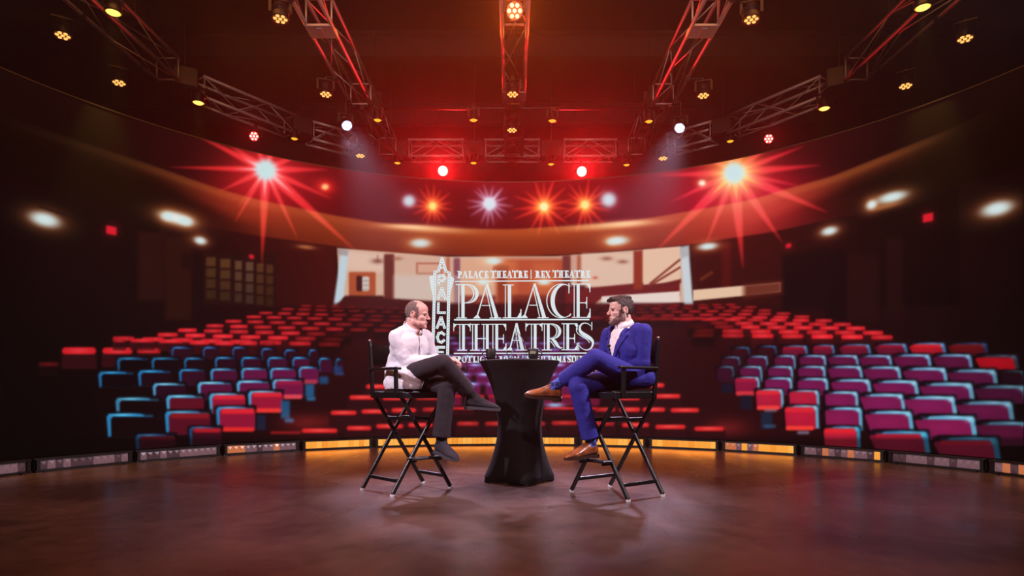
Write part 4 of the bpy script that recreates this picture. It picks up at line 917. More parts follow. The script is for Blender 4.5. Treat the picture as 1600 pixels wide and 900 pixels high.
director_chair("tall black folding director's chair under the man in the blue suit", CR, FR)
# ---------------------------------------------------------------- cocktail table
M_spx = mat('black_stretch_fabric', (9, 7, 9), .8, bump=.05, bscale=30, spec=.25)
TX, TY, TH_ = .066, 5.50, 1.047
tb = thing('cocktail_table', 'round cocktail table in a black stretch cover with a pinched waist', 'table', (TX, TY, 0))
prof = [(.272, .012), (.277, .05), (.262, .10), (.238, .18), (.216, .28), (.198, .38), (.190, .47), (.192, .55), (.204, .64), (.222, .73), (.248, .82), (.278, .90), (.308, .965), (.336, 1.015), (.346, 1.035), (.346, 1.043), (.338, 1.0465)]
fine = []
for (r0, z0), (r1, z1) in zip(prof, prof[1:]):
    for k in range(3): fine.append((r0+(r1-r0)*k/3, z0+(z1-z0)*k/3))
fine.append(prof[-1])
def lobes(a, z):
    k = max(0, 1-z/.42)**1.6
    return 1+k*.16*(math.cos(4*(a-R_(12)))-.15)+.006*math.cos(13*a)*max(0, 1-abs(z-.5)/.5)
cv = MB(); cv.lathe(fine, n=96, mod=lobes); cv.build('stretch_cover', M_spx, tb, True)
MB().lathe([(.0001, 1.0475), (.33, 1.0475), (.337, 1.046), (.337, 1.04), (.0001, 1.04)][::-1], n=64).build('tabletop', M_spx, tb, True)
ft = MB()
for k in range(4):
    a = R_(12+90*k); ft.lathe([(.024, 0), (.03, .006), (.03, .018), (.0001, .02)], c=(.282*math.cos(a), .282*math.sin(a), 0), n=14)
    ft.build('table_foot', M_blk, tb) if k == 3 else None
MB().tube((0, 0, .0), (0, 0, 1.03), .03, n=16).build('table_pole', M_blk, tb)
# ---------------------------------------------------------------- mugs
M_mug = mat('matte_black_ceramic', (13, 10, 11), .42, coat=.1)
M_mlab = mat('mug_label_pale', (150, 156, 112), .5); M_mlab2 = mat('mug_label_ink', (60, 60, 44), .5)
def mug(label, px, rz, badge=False):
    Y = 5.38; X = (px-800)*Y/FPX
    r = thing('coffee_mug', label, 'mug', (X, Y, TH_+.001), rz, 'black mugs on the table')
    b = MB(); b.lathe([(.0001, .004), (.028, .004), (.031, 0), (.034, .003), (.040, .02), (.0425, .045), (.0425, .094), (.0415, .0965), (.039, .094), (.039, .04), (.033, .012), (.0001, .01)], n=36); b.build('mug_body', M_mug, r, True)
    pts = [(.040+.034*math.sin(math.pi*t)**.8, 0, .078-.058*t) for t in [i/12 for i in range(13)]]
    MB().path(pts, .0052, 8).build('handle', M_mug, r, True)
    if badge:
        q = MB(); k = 10
        for (z0, z1, m_, ro) in ((.052, .071, 0, .0428), (.0575, .0595, 1, .0431), (.064, .0655, 1, .0431)):
            vs = []
            for i in range(k+1):
                a = R_(-100+(-34+68*i/k))-rz
                vs += [(ro*math.cos(a), ro*math.sin(a), z0), (ro*math.cos(a), ro*math.sin(a), z1)]
            q.add(vs, [(2*i, 2*i+2, 2*i+3, 2*i+1) for i in range(k)], m_)
        o = q.build('printed_label', [M_mlab, M_mlab2], r, True)
    return r
mug('plain black coffee mug on the left of the table, handle to the left', 767, math.pi-.1)
mug('black coffee mug with a pale printed band, on the right of the table', 833.4, .05, True)
# ---------------------------------------------------------------- glass award and pen between the mugs
M_glass = bpy.data.materials.new('clear_award_glass'); M_glass.use_nodes = True
gb = M_glass.node_tree.nodes['Principled BSDF']; gb.inputs['Base Color'].default_value = (.93, .9, .95, 1); gb.inputs['Roughness'].default_value = .03; gb.inputs['Transmission Weight'].default_value = 1; gb.inputs['IOR'].default_value = 1.16
aw = thing('glass_award', 'clear pointed glass award standing between the two mugs', 'award', ((810.5-800)*5.42/FPX, 5.42, TH_+.001), R_(-6))
def plate(outline, t, name, m_, par, y0=0, bev=.003):
    n = len(outline); b = MB(); b.add([(x, y0-t/2, z) for x, z in outline]+[(x, y0+t/2, z) for x, z in outline], [tuple(range(n)), tuple(range(n, 2*n))[::-1]]+[(i, n+i, n+(i+1) % n, (i+1) % n) for i in range(n)])
    return b.build(name, m_, par, bevel=bev)
ol = [(-.066, .016), (-.056, .10), (-.036, .17), (-.012, .232), (.0, .228), (.028, .19), (.052, .14), (.064, .09), (.066, .016)]
plate(ol, .022, 'glass_blade', M_glass, aw)
M_edge = mat('dark_glass_edge', (20, 16, 24), .2)
eg = MB(); eg.path([(x+.0015, -.012, z) for x, z in ol[3:]], .0016, 6); eg.build('edge_line', M_edge, aw, True)
MB().box((0, 0, .008), (.15, .05, .016)).build('award_base', M_glass, aw, bevel=.003)
et = MB(); m_et = mat('etched_text', (200, 190, 210), .5)
for z, w_ in ((.12, .03), (.085, .022), (.06, .05), (.05, .044), (.038, .03)): et.box((.004, -.0118, z), (w_, .0008, .0022))
et.build('etched_lines', m_et, aw)
pn = thing('pen', 'slim black pen leaning beside the glass award', 'pen', ((797-800)*5.33/FPX, 5.33, TH_+.001))
pb = MB(); pb.tube((0, 0, .004), (-.034, .0, .070), .0042, n=10); pb.build('pen_barrel', M_blk, pn, True)
pb = MB(); pb.tube((-.034, 0, .070), (-.0385, 0, .0785), .0036, .002, n=10); pb.build('pen_tip', mat('pen_silver', (210, 205, 210), .25, .6), pn, True)
pb = MB(); pb.box((.012, 0, .006), (.05, .03, .012)); pb.build('pen_holder', M_blk, pn, bevel=.003)
# ---------------------------------------------------------------- people
def blob(name, prims, voxel, m, parent=None, smooth=4, cut=None, thick=0, factor=.5, disp=None, snap=None):
    """prims: ('c', p0, p1, r0, r1) tapered capsules, ('e', centre, radii, matrix) ellipsoids, fused into one skin"""
    b = MB()
    for p in prims:
        if p[0] == 'c':
            a, c = Vector(p[1]), Vector(p[2]); n = 18
            d = c-a; L = d.length; d.normalize(); x = d.orthogonal().normalized(); y = d.cross(x)
            vs = []; rings = []
            for j in range(1, 6):
                t = math.pi/2*j/5; rings.append((a-d*p[3]*math.cos(t), p[3]*math.sin(t)))
            for j in range(0, 5):
                t = math.pi/2*j/5; rings.append((c+d*p[4]*math.sin(t), p[4]*math.cos(t)))
            for q, r in rings: vs += [q+(x*math.cos(6.28319*i/n)+y*math.sin(6.28319*i/n))*r for i in range(n)]
            K = len(rings); fs = [(k*n+i, k*n+(i+1) % n, (k+1)*n+(i+1) % n, (k+1)*n+i) for k in range(K-1) for i in range(n)]
            vs += [a-d*p[3], c+d*p[4]]
            fs += [(K*n, (i+1) % n, i) for i in range(n)]+[(K*n+1, (K-1)*n+i, (K-1)*n+(i+1) % n) for i in range(n)]
            b.add(vs, fs)
        else: b.ball(p[1], p[2], 20, p[3] if len(p) > 3 else None)
    o = b.build('tmp', m)
    rm = o.modifiers.new('r', 'REMESH'); rm.mode = 'VOXEL'; rm.voxel_size = voxel
    if smooth:
        s = o.modifiers.new('s', 'SMOOTH'); s.factor = factor; s.iterations = smooth
    if disp:
        tx = bpy.data.textures.new(name+'_folds', 'CLOUDS'); tx.noise_scale = disp[0]; tx.noise_depth = 2
        dm = o.modifiers.new('d', 'DISPLACE'); dm.texture = tx; dm.strength = disp[1]; dm.mid_level = .5; dm.texture_coords = 'GLOBAL'
    dg = bpy.context.evaluated_depsgraph_get(); me = bpy.data.meshes.new_from_object(o.evaluated_get(dg))
    bpy.data.objects.remove(o)
    if cut:
        bm = bmesh.new(); bm.from_mesh(me)
        bmesh.ops.delete(bm, geom=[v for v in bm.verts if cut(v.co)], context='VERTS')
        if snap:
            for v in bm.verts:
                if v.is_boundary: snap(v)
        bm.to_mesh(me); bm.free()
    me.polygons.foreach_set('use_smooth', [True]*len(me.polygons)); me.name = name
    if not me.materials: me.materials.append(m)
    o = bpy.data.objects.new(name, me); COL.objects.link(o)
    if parent is not None: o.parent = parent
    if thick:
        sd = o.modifiers.new('t', 'SOLIDIFY'); sd.thickness = thick; sd.offset = -1
    return o
def frame(fwd, up):
    f = Vector(fwd).normalized(); u = Vector(up); y = u.cross(f).normalized(); u = f.cross(y)
    return Matrix((f, y, u)).transposed()      # columns: forward, left, up
def skin_mat(name, c, c2, rough=.5):
    m = mat(name, c, rough, noise=(26, c2, c), bump=.06, bscale=140)
    b = m.node_tree.nodes['Principled BSDF']; b.inputs['Subsurface Weight'].default_value = .12; b.inputs['Subsurface Radius'].default_value = (.02, .006, .003); b.inputs['Subsurface Scale'].default_value = .5
    return m
def head_prims(g=0.0, ears=True, jowl=0.0):
    e = lambda c, r: ('e', c, tuple(q+g for q in r))
    p = [e((-.012, 0, .142), (.092, .073, .084)), e((.028, 0, .155), (.053, .060, .054)), e((.026, 0, .088), (.055, .056, .062)), e((.028, 0, .044), (.054, .050+jowl, .037)),
         e((.066, 0, .020), (.021, .023, .018)), e((-.012, .046, .052), (.03, .014+jowl, .034)), e((-.012, -.046, .052), (.03, .014+jowl, .034)),
         e((.047, .034, .090), (.027, .019, .022)), e((.047, -.034, .090), (.027, .019, .022)),
         ('c', (.069, -.030, .126), (.069, .030, .126), .0125+g, .0125+g), e((.064, 0, .052), (.022, .026, .022))]
    if g < .002:
        p += [('c', (.077, 0, .122), (.097, 0, .091), .0065, .0100), ('e', (.100, 0, .087), (.0115, .010, .0095)), ('e', (.094, .011, .083), (.009, .006, .007)), ('e', (.094, -.011, .083), (.009, .006, .007)),
              ('c', (.0805, -.015, .058), (.0805, .015, .058), .0052, .0052), ('c', (.0795, -.014, .048), (.0795, .014, .048), .0058, .0058)]
        if ears:
            for s in (-1, 1):
                M = Matrix.Rotation(R_(-16), 3, 'Y') @ Matrix.Rotation(s*R_(-20), 3, 'Z')
                p += [('e', (-.012, s*.073, .103), (.012, .004, .022), M)]
                arc = [(-.002+.0*k+.0155*math.cos(t)-.012, s*(.078+.003*math.sin(t/2)), .106+.026*math.sin(t)) for k, t in enumerate([R_(q) for q in (-20, 25, 60, 95, 130, 165, 200, 235)])]
                p += [('c', arc[k], arc[k+1], .0042, .0042) for k in range(len(arc)-1)]+[('e', (-.010, s*.074, .079), (.007, .004, .008))]
    return p
def xf(prims, M, o, sc=1.0):
    o = Vector(o); out = []
    for p in prims:
        if p[0] == 'c': out.append(('c', o+M @ (Vector(p[1])*sc), o+M @ (Vector(p[2])*sc), p[3]*sc, p[4]*sc))
        else: out.append(('e', o+M @ (Vector(p[1])*sc), tuple(q*sc for q in p[2]), M @ (p[3] if len(p) > 3 else Matrix.Identity(3))))
    return out
def hand_prims(wrist, fwd, back, thumb_side, curls=(35, 45, 30), spread=4, sc=1.0, thumb=(.55, .5)):
    """fwd: towards the knuckles, back: out of the back of the hand, thumb_side +1/-1 along fwd x back"""
    F = Vector(fwd).normalized(); B = Vector(back); B = (B-F*B.dot(F)).normalized(); S = F.cross(B)*thumb_side
    w = Vector(wrist); out = []
    for k in range(4):
        u = (.030-.020*k)*sc
        out.append(('c', w+S*u*.55+F*.012*sc, w+S*u+F*(.078-.004*abs(k-1))*sc, .0125*sc, .0098*sc))
    out.append(('e', w+F*.045*sc, (.016*sc,)*3)); out.append(('c', w-F*.02*sc, w+F*.03*sc, .022*sc, .021*sc))
    Ls = ((.040, .024, .019), (.045, .028, .020), (.041, .026, .019), (.032, .020, .017))
    for k in range(4):
        u = (.030-.020*k)*sc; p = w+S*u+F*(.080-.004*abs(k-1))*sc; a = 0; side = R_(spread*(1.5-k))
        for j in range(3):
            a += R_(curls[j]+(3*k if j == 0 else 0)); d = (F*math.cos(a)-B*math.sin(a)); d = (d*math.cos(side)+S*math.sin(side)*math.cos(a)).normalized()
            q = p+d*Ls[k][j]*sc; r = (.0086, .0078, .0070)[j]*sc*(.9 if k == 3 else 1)
            out.append(('c', p, q, r, r*.92)); p = q
    p = w+S*.026*sc+F*.018*sc-B*.006*sc; d = (F*thumb[0]+S*.7-B*thumb[1]).normalized()
    q = p+d*.038*sc; out.append(('c', p, q, .0125*sc, .0098*sc)); d2 = (F*.85+S*.1-B*.55).normalized(); q2 = q+d2*.030*sc; out.append(('c', q, q2, .0094*sc, .0085*sc)); q3 = q2+(F*.9-B*.5).normalized()*.022*sc; out.append(('c', q2, q3, .0084*sc, .0072*sc))
    return out
def shoe(parent, heel, toe_dir, up, m_up, m_sole, m_lace, L=.285, lace=True, tone=None):
    F = Vector(toe_dir).normalized(); U = Vector(up); U = (U-F*U.dot(F)).normalized(); S = U.cross(F); o = Vector(heel)
    W = lambda x, y, z: o+F*x+S*y+U*(z*1.18 if z > .02 else z)
    #        x     halfwidth  ztop   zbase
    sec = [(.000, .022, .062, .024), (.012, .032, .094, .022), (.035, .038, .108, .022), (.07, .040, .112, .021), (.10, .040, .104, .019), (.13, .042, .088, .017), (.165, .047, .072, .016), (.20, .049, .060, .016), (.235, .045, .050, .017), (.262, .034, .040, .019), (.278, .018, .027, .021), (.285, .004, .024, .022)]
    k = L/.285; n = 20; b = MB(); vs = []; fs = []
    for x, hw, zt, zb in sec:
        for i in range(n):
            a = 6.28319*i/n; ca, sa = math.cos(a), math.sin(a)
            y = hw*math.copysign(abs(ca)**.75, ca); z = (zt+zb)/2+(zt-zb)/2*math.copysign(abs(sa)**(.9 if sa > 0 else .5), sa)
            if sa > 0: y *= 1-.42*sa*min(1, (zt-zb)/.07)
            vs.append(W(x*k, y, z))
    for q in range(len(sec)-1):
        for i in range(n): fs.append((q*n+i, q*n+(i+1) % n, (q+1)*n+(i+1) % n, (q+1)*n+i))
    fs += [tuple(range(n))[::-1], tuple(range((len(sec)-1)*n, len(sec)*n))]
    b.add(vs, fs); s = b.build('shoe', m_up, parent, True); sb = s.modifiers.new('sub', 'SUBSURF'); sb.levels = 1; sb.render_levels = 2
    out = [(x*k, hw+.004) for x, hw, _, _ in sec]
    b = MB(); pts = [(x, h) for x, h in out]+[(x, -h) for x, h in out[::-1]]; nn = len(pts)
    for z0, z1, sel in ((.006, .022, pts), (0, .010, [(x, h) for x, h in out if x < .085*k]+[(x, -h) for x, h in out[::-1] if x < .085*k])):
        m_ = len(sel); b.add([W(x, y, z0) for x, y in sel]+[W(x, y, z1) for x, y in sel], [tuple(range(m_))[::-1], tuple(range(m_, 2*m_))]+[(i, (i+1) % m_, m_+(i+1) % m_, m_+i) for i in range(m_)])
    b.add([W(x, y, .001) for x, y in pts if x > .12*k]+[W(x, y, .010) for x, y in pts if x > .12*k], [])
    so = b.build('sole', m_sole, s)
    if lace:
        lb = MB()
        for i in range(4):
            x = .088+.017*i; zt = .117-.013*i
            lb.path([W(x*k, -.020, zt-.010), W(x*k+.004, -.008, zt+.001), W(x*k+.004, .008, zt+.001), W(x*k, .020, zt-.010)], .0022, 6)
        lb.build('laces', m_lace, s, True)
    cb = MB(); cb.path([W((.038+.034*math.cos(t))*k, .025*math.sin(t), .109-.002*math.cos(t)) for t in [6.28319*i/20 for i in range(20)]], .004, 6, closed=True); cb.build('collar', m_up, s, True)
    return s
def person(label, D):
    """D: dictionary of joints and looks; returns the body object"""
    H = frame(D['face'], D['head_up']); ho = Vector(D['chin']); hs = D.get('hs', 1.0)
    pel, chest, neck = Vector(D['pelvis']), Vector(D['chest']), Vector(D['neck'])
    T = frame(D['front'], (chest-pel)); hp = xf(head_prims(0, jowl=D.get('jowl', 0)), H, ho, hs)
    j = {k: Vector(v) for k, v in D['j'].items()}
    body = list(hp)
    body += [('c', ho+H @ Vector((-.028, 0, .06)), neck, .056*hs, .060)]
    body += [('e', chest, (.10, .145, .15), T), ('e', pel+Vector((0, 0, .03)), (.11, .15, .10), T), ('c', pel, chest, .11, .11)]
    for s in 'RL':
        dn = Vector((0, 0, -.022)); body += [('c', chest+(j['sh'+s]-chest)*.5, j['sh'+s]+dn, .06, .038), ('c', j['sh'+s]+dn, j['el'+s], .040, .035), ('c', j['el'+s], j['wr'+s], .037, .024),
                 ('c', j['hip'+s], j['kn'+s], .075, .050), ('c', j['kn'+s], j['an'+s], .050, .034)]
        fo = Vector(D['foot'+s][0]).normalized(); uu = Vector(D['foot'+s][1]).normalized(); body.append(('c', j['an'+s]-uu*.045, j['an'+s]+fo*.11-uu*.085, .020, .014))
        body += hand_prims(j['wr'+s], *D['hand'+s])
    o = blob('person', body, .0040, D['skin'], None, smooth=3, factor=.45)
    o['label'] = label; o['category'] = 'person'
    for s in (-1, 1):
        e = MB(); c = ho+H @ (Vector((.0735, s*.030, .1115))*hs); e.ball(c, (.0065*hs, .0115*hs, .0040*hs), 12, H); e.build('eye', mat('eye_dark', (44, 26, 22), .3), o, True)
        e = MB(); e.path([ho+H @ (Vector(q)*hs) for q in ((.0815, s*.013, .1245), (.0822, s*.027, .1275), (.0705, s*.045, .1235))], [.0024, .0030, .0016], 6); e.build('eyebrow', D['brow_m'], o, True)
    e = MB(); e.path([ho+H @ (Vector(q)*hs) for q in ((.0765, -.022, .0522), (.0868, -.010, .0530), (.0880, 0, .0532), (.0868, .010, .0530), (.0765, .022, .0522))], .0019, 6); e.build('mouth', mat('mouth_dark', (116, 52, 50), .5), o, True)
    return o, H, ho, hs, T, pel, chest, neck, j
# ===== man on the left: white jacket, charcoal trousers, grey suede shoes
SK1 = skin_mat('ruddy_skin', (224, 176, 166), (208, 152, 142)); HR1 = mat('grey_brown_hair', (104, 84, 80), .75, noise=(70, (70, 54, 52), (136, 116, 112)), bump=.6, bscale=160, stretch=(1, 1, 3))
WJ = mat('white_jacket_cloth', (214, 210, 220), .85, bump=.5, bscale=7, stretch=(1, 1, 2.2), sheen=.1); WS = mat('white_shirt_cloth', (236, 224, 228), .75, bump=.2, bscale=22)
CH_ = mat('charcoal_trouser_cloth', (46, 39, 46), .9, bump=.45, bscale=8, spec=.3); SU = mat('grey_suede', (50, 45, 53), .95, bump=.3, bscale=260, spec=.3); SUS = mat('grey_sole', (66, 59, 68), .85); SKB = mat('black_sock', (14, 12, 15), .9, bump=.2, bscale=200)
l = {}
pel = (-.845, 5.09, .885); chest = (-.815, 5.03, 1.13); neck = (-.785, 5.02, 1.275)
J = dict(shR=(-.905, 4.93, 1.215), shL=(-.700, 5.15, 1.235), elR=P(636, 568, 4.93), elL=(-.665, 5.24, 1.01), wrR=P(696, 561, 4.99), wrL=P(700, 566, 5.08),
         hipR=(-.905, 5.02, .885), hipL=(-.775, 5.14, .875), knR=P(692, 567, 4.76), knL=P(699, 605, 4.86), anR=P(737, 618, 4.92), anL=P(689, 688, 4.88))
D1 = dict(face=(1, -.20, -.10), head_up=(.04, 0, 1), chin=P(661, 513.5, 5.0)-Vector((.055, -.01, 0)), hs=.985, jowl=.006, pelvis=pel, chest=chest, neck=neck, front=(.72, -.69, 0), j=J, skin=SK1, brow_m=HR1,
          footR=((.98, .08, -.07), (.05, -.05, 1)), footL=((.62, -.70, -.18), (.1, -.1, 1)),
          handR=((1, .05, -.06), (.0, -.35, 1), 1, (30, 44, 34), 3, 1.02), handL=((.95, -.3, -.16), (.1, .4, 1), -1, (40, 50, 34), 3, 1.0))
man1, H, ho, hs, T, pe, chst, nk, j = person('man with a bald crown in a white jacket, seated cross-legged on the left', D1)
inv = H.transposed()
def loc1(v): return (inv @ (v-ho))/hs
def cut_hair1(v):
    q = loc1(v); w_ = .003*math.sin(q.z*260)+.002*math.sin(q.x*410+q.y*300)
    if q.z < .052+w_ or q.x > .031+w_: return True
    if abs(q.y) > .045 and -.034 < q.x < .008 and q.z < .130: return True
    if q.x >= .008 and not (.088 < q.z < .170+w_): return True
    if q.x > -.022+w_*2 and abs(q.y) < .045: return True
    return q.x > -.055+w_*2 and abs(q.y) < .026
blob('hair', xf(head_prims(.0045, False), H, ho, hs), .0045, HR1, man1, 2, cut_hair1)
F1 = Vector((.72, -.69, 0)).normalized(); S1 = Vector((.69, .72, 0))       # chest front, and towards his left
jk = [('e', chst+Vector((-.005, .005, -.01)), (.128, .168, .15), T), ('e', chst+Vector((.0, .0, .08)), (.105, .150, .085), T), ('c', pe+Vector((0, 0, .03)), chst, .135, .128), ('e', pe+Vector((.0, .0, .0)), (.150, .185, .115), T), ('e', pe+F1*.03+Vector((0, 0, .05)), (.155, .165, .13), T),
      ('c', nk+Vector((-.02, .01, -.035)), nk+Vector((-.014, .006, .045)), .078, .062)]
for s in 'RL':
    w = j['wr'+s]; e_ = j['el'+s]; jk += [('c', chst+(j['sh'+s]-chst)*.45+Vector((0, 0, .05)), j['sh'+s]-Vector((0, 0, .012)), .072, .056), ('c', j['sh'+s]-Vector((0, 0, .012)), e_, .060, .056), ('c', e_, e_+(w-e_)*.93, .060, .044)]
# skirt of the jacket spreading over the seat and his right thigh
jk += [('c', pe+Vector((-.07, -.06, -.035)), pe+Vector((.03, -.15, -.02)), .085, .080), ('c', pe+Vector((-.09, -.03, .02)), pe+Vector((-.02, -.13, .0)), .09, .09), ('c', pe+Vector((-.045, -.10, .03)), pe+Vector((.065, -.165, .005)), .110, .100), ('c', pe+Vector((-.055, -.11, -.04)), pe+Vector((.045, -.165, -.05)), .112, .104), ('c', pe+Vector((-.06, .0, .03)), chst+Vector((-.04, .0, -.06)), .122, .120), ('c', nk+Vector((-.03, -.02, -.03)), j['shR']+Vector((.03, .03, .0)), .070, .066)]
def tl(v, pel=pe, F=F1, S=S1): d = v-pel; return d.dot(F), d.dot(S), v.z
def cut_j1(v):
    f, s, z = tl(v)
    if z < .796: return True
    if z > 1.18:
        q = v-nk
        if q.length < .1 and z > nk.z+.030+q.dot(F1)*-.75: return True
    hw = max(0, (z-1.13)*.30)
    return f > .06 and 1.13 < z < 1.40 and abs(s-.00) < hw
jacket = blob('jacket', jk, .0065, WJ, man1, 14, cut_j1, .004, disp=(.085, .020))
jacket['label'] = 'white jacket with a stand collar'
sh = [('e', chst+Vector((0, 0, .02)), (.122, .165, .16), T), ('c', chst, nk+Vector((-.008, .004, .0)), .10, .069), ('c', nk, nk+Vector((.006, -.002, .030)), .069, .062)]
blob('shirt', sh, .006, WS, man1, 4, lambda v: v.z > nk.z+.004-(v-nk).dot(F1)*.75, .003)
def collar(nk, F, S, lift, tilt, r, m_, body, back=.042, tip=.03):
    A = (Vector((0, 0, 1))+F*tilt).normalized(); Fp = (F-A*F.dot(A)).normalized()
    for s_ in (1, -1):
        cb = MB(); pts = []
        for k in range(11):
            a = R_(14+16.6*k)*s_; d = Fp*math.cos(a)+S*math.sin(a)
            top = nk+A*lift+d*r; dn = back*.8+.0*k+(tip if k == 0 else tip*.4 if k == 1 else 0)
            pts.append((top, top+d*.010-A*dn))
        cb.add([v for p_ in pts for v in p_], [(2*i, 2*i+2, 2*i+3, 2*i+1) for i in range(10)])
        co = cb.build('shirt_collar', m_, body, True); sd = co.modifiers.new('t', 'SOLIDIFY'); sd.thickness = .004; sd.offset = 0
collar(nk, F1, S1, .036, .80, .066, WS, man1, .040, .03)
zp = MB(); zp.path([chst+F1*(.121+.004*math.sin(3*t))+S1*.004+Vector((0, 0, .03-.20*t+.06)) for t in [i/8 for i in range(9)]], .0035, 6); zp.build('front_zip', mat('zip_grey', (150, 140, 146), .5), man1, True)
bt = MB()
for k in range(3): bt.ball(chst+F1*.124+Vector((0, 0, .06-.06*k)), (.005, .005, .005), 8)
def trousers(name, m_, D, jj, pe, T, body, cuffs, disp=(.08, .010), voxel=.0062):
    tr = [('e', pe+Vector((0, 0, .0)), (.125, .165, .10), T)]
    cutters = []
    for s in 'RL':
        h, k, a = jj['hip'+s], jj['kn'+s], jj['an'+s]; d = (a-k).normalized(); cp = k+d*cuffs[s][0]
        tr += [('c', h, k, .092, .068), ('c', k, k+(cp-k)*.55, .070, .066), ('c', k+(cp-k)*.5, cp+d*.06, .066, cuffs[s][1])]
        cutters.append((cp, d))
    def cut(v):
        for cp, d in cutters:
            q = v-cp; t = q.dot(d)
            if t > 0 and (q-d*t).length < .13 and t < .2: return True
        return False
    def snap(v):
        for cp, d in cutters:
            q = v.co-cp; t = q.dot(d)
            if -.02 < t <= 0 and (q-d*t).length < .13: v.co -= d*t
    return blob(name, tr, voxel, m_, body, 5, cut, .003, disp=disp, snap=snap)
trousers('trousers', CH_, D1, j, pe, T, man1, {'R': (.315, .062), 'L': (.385, .074)})
for s, fo, u in (('R', D1['footR'][0], D1['footR'][1]), ('L', D1['footL'][0], D1['footL'][1])):
    a = j['an'+s]; k = j['kn'+s]; d = (a-k).normalized(); F = Vector(fo).normalized(); U = Vector(u).normalized()
    blob('sock', [('c', a-d*.14, a+d*.0, .047, .040), ('c', a, a-U*.045+F*.02, .040, .036), ('c', a-U*.03, a-U*.045+F*.03, .036, .032)], .005, SKB, man1, 3)
    shoe(man1, a-U*.110-F*.055, F, U, SU, SUS, SUS, .285)
# ===== man on the right: blue suit, white shirt, brown wing-tip shoes, dark hair and beard
SK2 = skin_mat('fair_skin', (226, 184, 170), (210, 162, 148)); HR2 = mat('dark_brown_hair', (46, 28, 28), .6, noise=(80, (26, 15, 15), (66, 44, 42)), bump=.8, bscale=120); BD2 = mat('dark_beard', (116, 88, 84), .85, noise=(150, (84, 60, 58), (150, 120, 114)), bump=.35, bscale=300)
BS = mat('blue_suit_cloth', (42, 42, 136), .8, bump=.4, bscale=8, spec=.3); BRL = mat('brown_leather', (132, 68, 34), .28, noise=(22, (96, 44, 20), (158, 88, 46)), bump=.2, bscale=60, coat=.4); BRS = mat('dark_brown_sole', (52, 26, 16), .5); BLC = mat('brown_lace', (60, 32, 18), .7)
SKN = bpy.data.materials.new('blue_checked_sock'); SKN.use_nodes = True
n = SKN.node_tree; b_ = n.nodes['Principled BSDF']; b_.inputs['Roughness'].default_value = .85; ck = n.nodes.new('ShaderNodeTexChecker'); ck.inputs['Scale'].default_value = 34; ck.inputs['Color1'].default_value = (*lin((30, 34, 92)), 1); ck.inputs['Color2'].default_value = (*lin((70, 96, 200)), 1)
tc = n.nodes.new('ShaderNodeTexCoord'); n.links.new(tc.outputs['Object'], ck.inputs['Vector']); n.links.new(ck.outputs['Color'], b_.inputs['Base Color'])
pel = (.865, 4.89, .885); chest = (.880, 4.865, 1.12); neck = (.865, 4.865, 1.285)
J = dict(shL=(.990, 4.745, 1.245), shR=(.770, 5.03, 1.24), elL=P(1004, 566, 4.76), elR=(.725, 5.06, 1.0), wrL=P(957, 566, 4.85), wrR=P(938, 566, 4.92),
         hipL=(.914, 4.80, .885), hipR=(.806, 4.94, .88), knL=P(931, 560, 4.56), knR=P(903, 604, 4.63), anL=P(867, 603, 4.78), anR=P(924, 692, 4.69))
D2 = dict(face=(-1, -.22, -.02), head_up=(.06, 0, 1), chin=P(957, 508, 4.85)-Vector((-.062, -.012, 0)), hs=1.0, pelvis=pel, chest=chest, neck=neck, front=(-.78, -.62, 0), j=J, skin=SK2, brow_m=HR2,
          footL=((-.95, .16, .10), (-.0, -.25, 1)), footR=((-.86, -.46, -.06), (0, 0, 1)),
          handL=((-1, .1, -.1), (.0, -.3, 1), -1, (28, 36, 26), 3, 1.02), handR=((-.7, -.6, -.2), (0, 0, 1), 1, (28, 36, 26), 3, 1.0))
man2, H, ho, hs, T, pe, chst, nk, j = person('bearded man with dark hair in a blue suit, seated cross-legged on the right', D2)
inv2 = H.transposed(); ho2 = ho.copy(); hs2 = hs
def loc2(v): return (inv2 @ (v-ho2))/hs2
def cut_hair2(v):
    q = loc2(v); w_ = .002*math.sin(q.z*300)+.002*math.sin(q.y*250)
    if q.x > .050: return q.z < .177+w_
    if q.x > .027+w_: return q.z < .160+w_
    if q.x > .008: return q.z < .098
    if q.x > -.030: return q.z < .134 and abs(q.y) > .04
    return q.z < .056+w_
hp = head_prims(.0065, False)+[('e', (.034, 0, .196), (.058, .058, .026)), ('c', (.076, -.040, .192), (.078, .036, .200), .014, .016), ('e', (-.02, 0, .205), (.075, .062, .026)), ('e', (-.06, 0, .15), (.05, .066, .06))]
blob('hair', xf(hp, H, ho, hs), .0045, HR2, man2, 2, cut_hair2, disp=(.018, .012))
def cut_beard(v):
    q = loc2(v)
    if q.x < -.02 or q.z > .112: return True
    if q.z > .046+.9*max(0, .078-q.x)*.62: return True if q.x > .035 else q.z > .110
    if q.x > .074 and .036 < q.z: return not (.0615 < q.z < .074)
    if q.x > .062 and q.z > .074: return True
    return False
bp_ = head_prims(.0022, False)+[('c', (.0800, -.019, .067), (.0800, .019, .067), .0058, .0058), ('e', (.068, 0, .020), (.025, .027, .022))]
blob('beard', xf(bp_, H, ho, hs), .0042, BD2, man2, 2, cut_beard)
F2 = Vector((-.78, -.62, 0)).normalized(); S2 = Vector((.62, -.78, 0))     # chest front, towards his left
jk = [('e', chst+Vector((0, 0, -.01)), (.130, .168, .155), T), ('e', chst+Vector((0, 0, .07)), (.112, .150, .095), T), ('c', pe+Vector((0, 0, .04)), chst, .132, .130), ('e', pe+Vector((.02, .01, .02)), (.150, .175, .12), T), ('c', nk+Vector((.01, .0, -.04)), nk+Vector((.018, .003, .005)), .085, .070),
      ('c', pe+S2*.14+Vector((.05, 0, .0)), pe+S2*.13+F2*.05+Vector((0, 0, -.01)), .085, .075)]
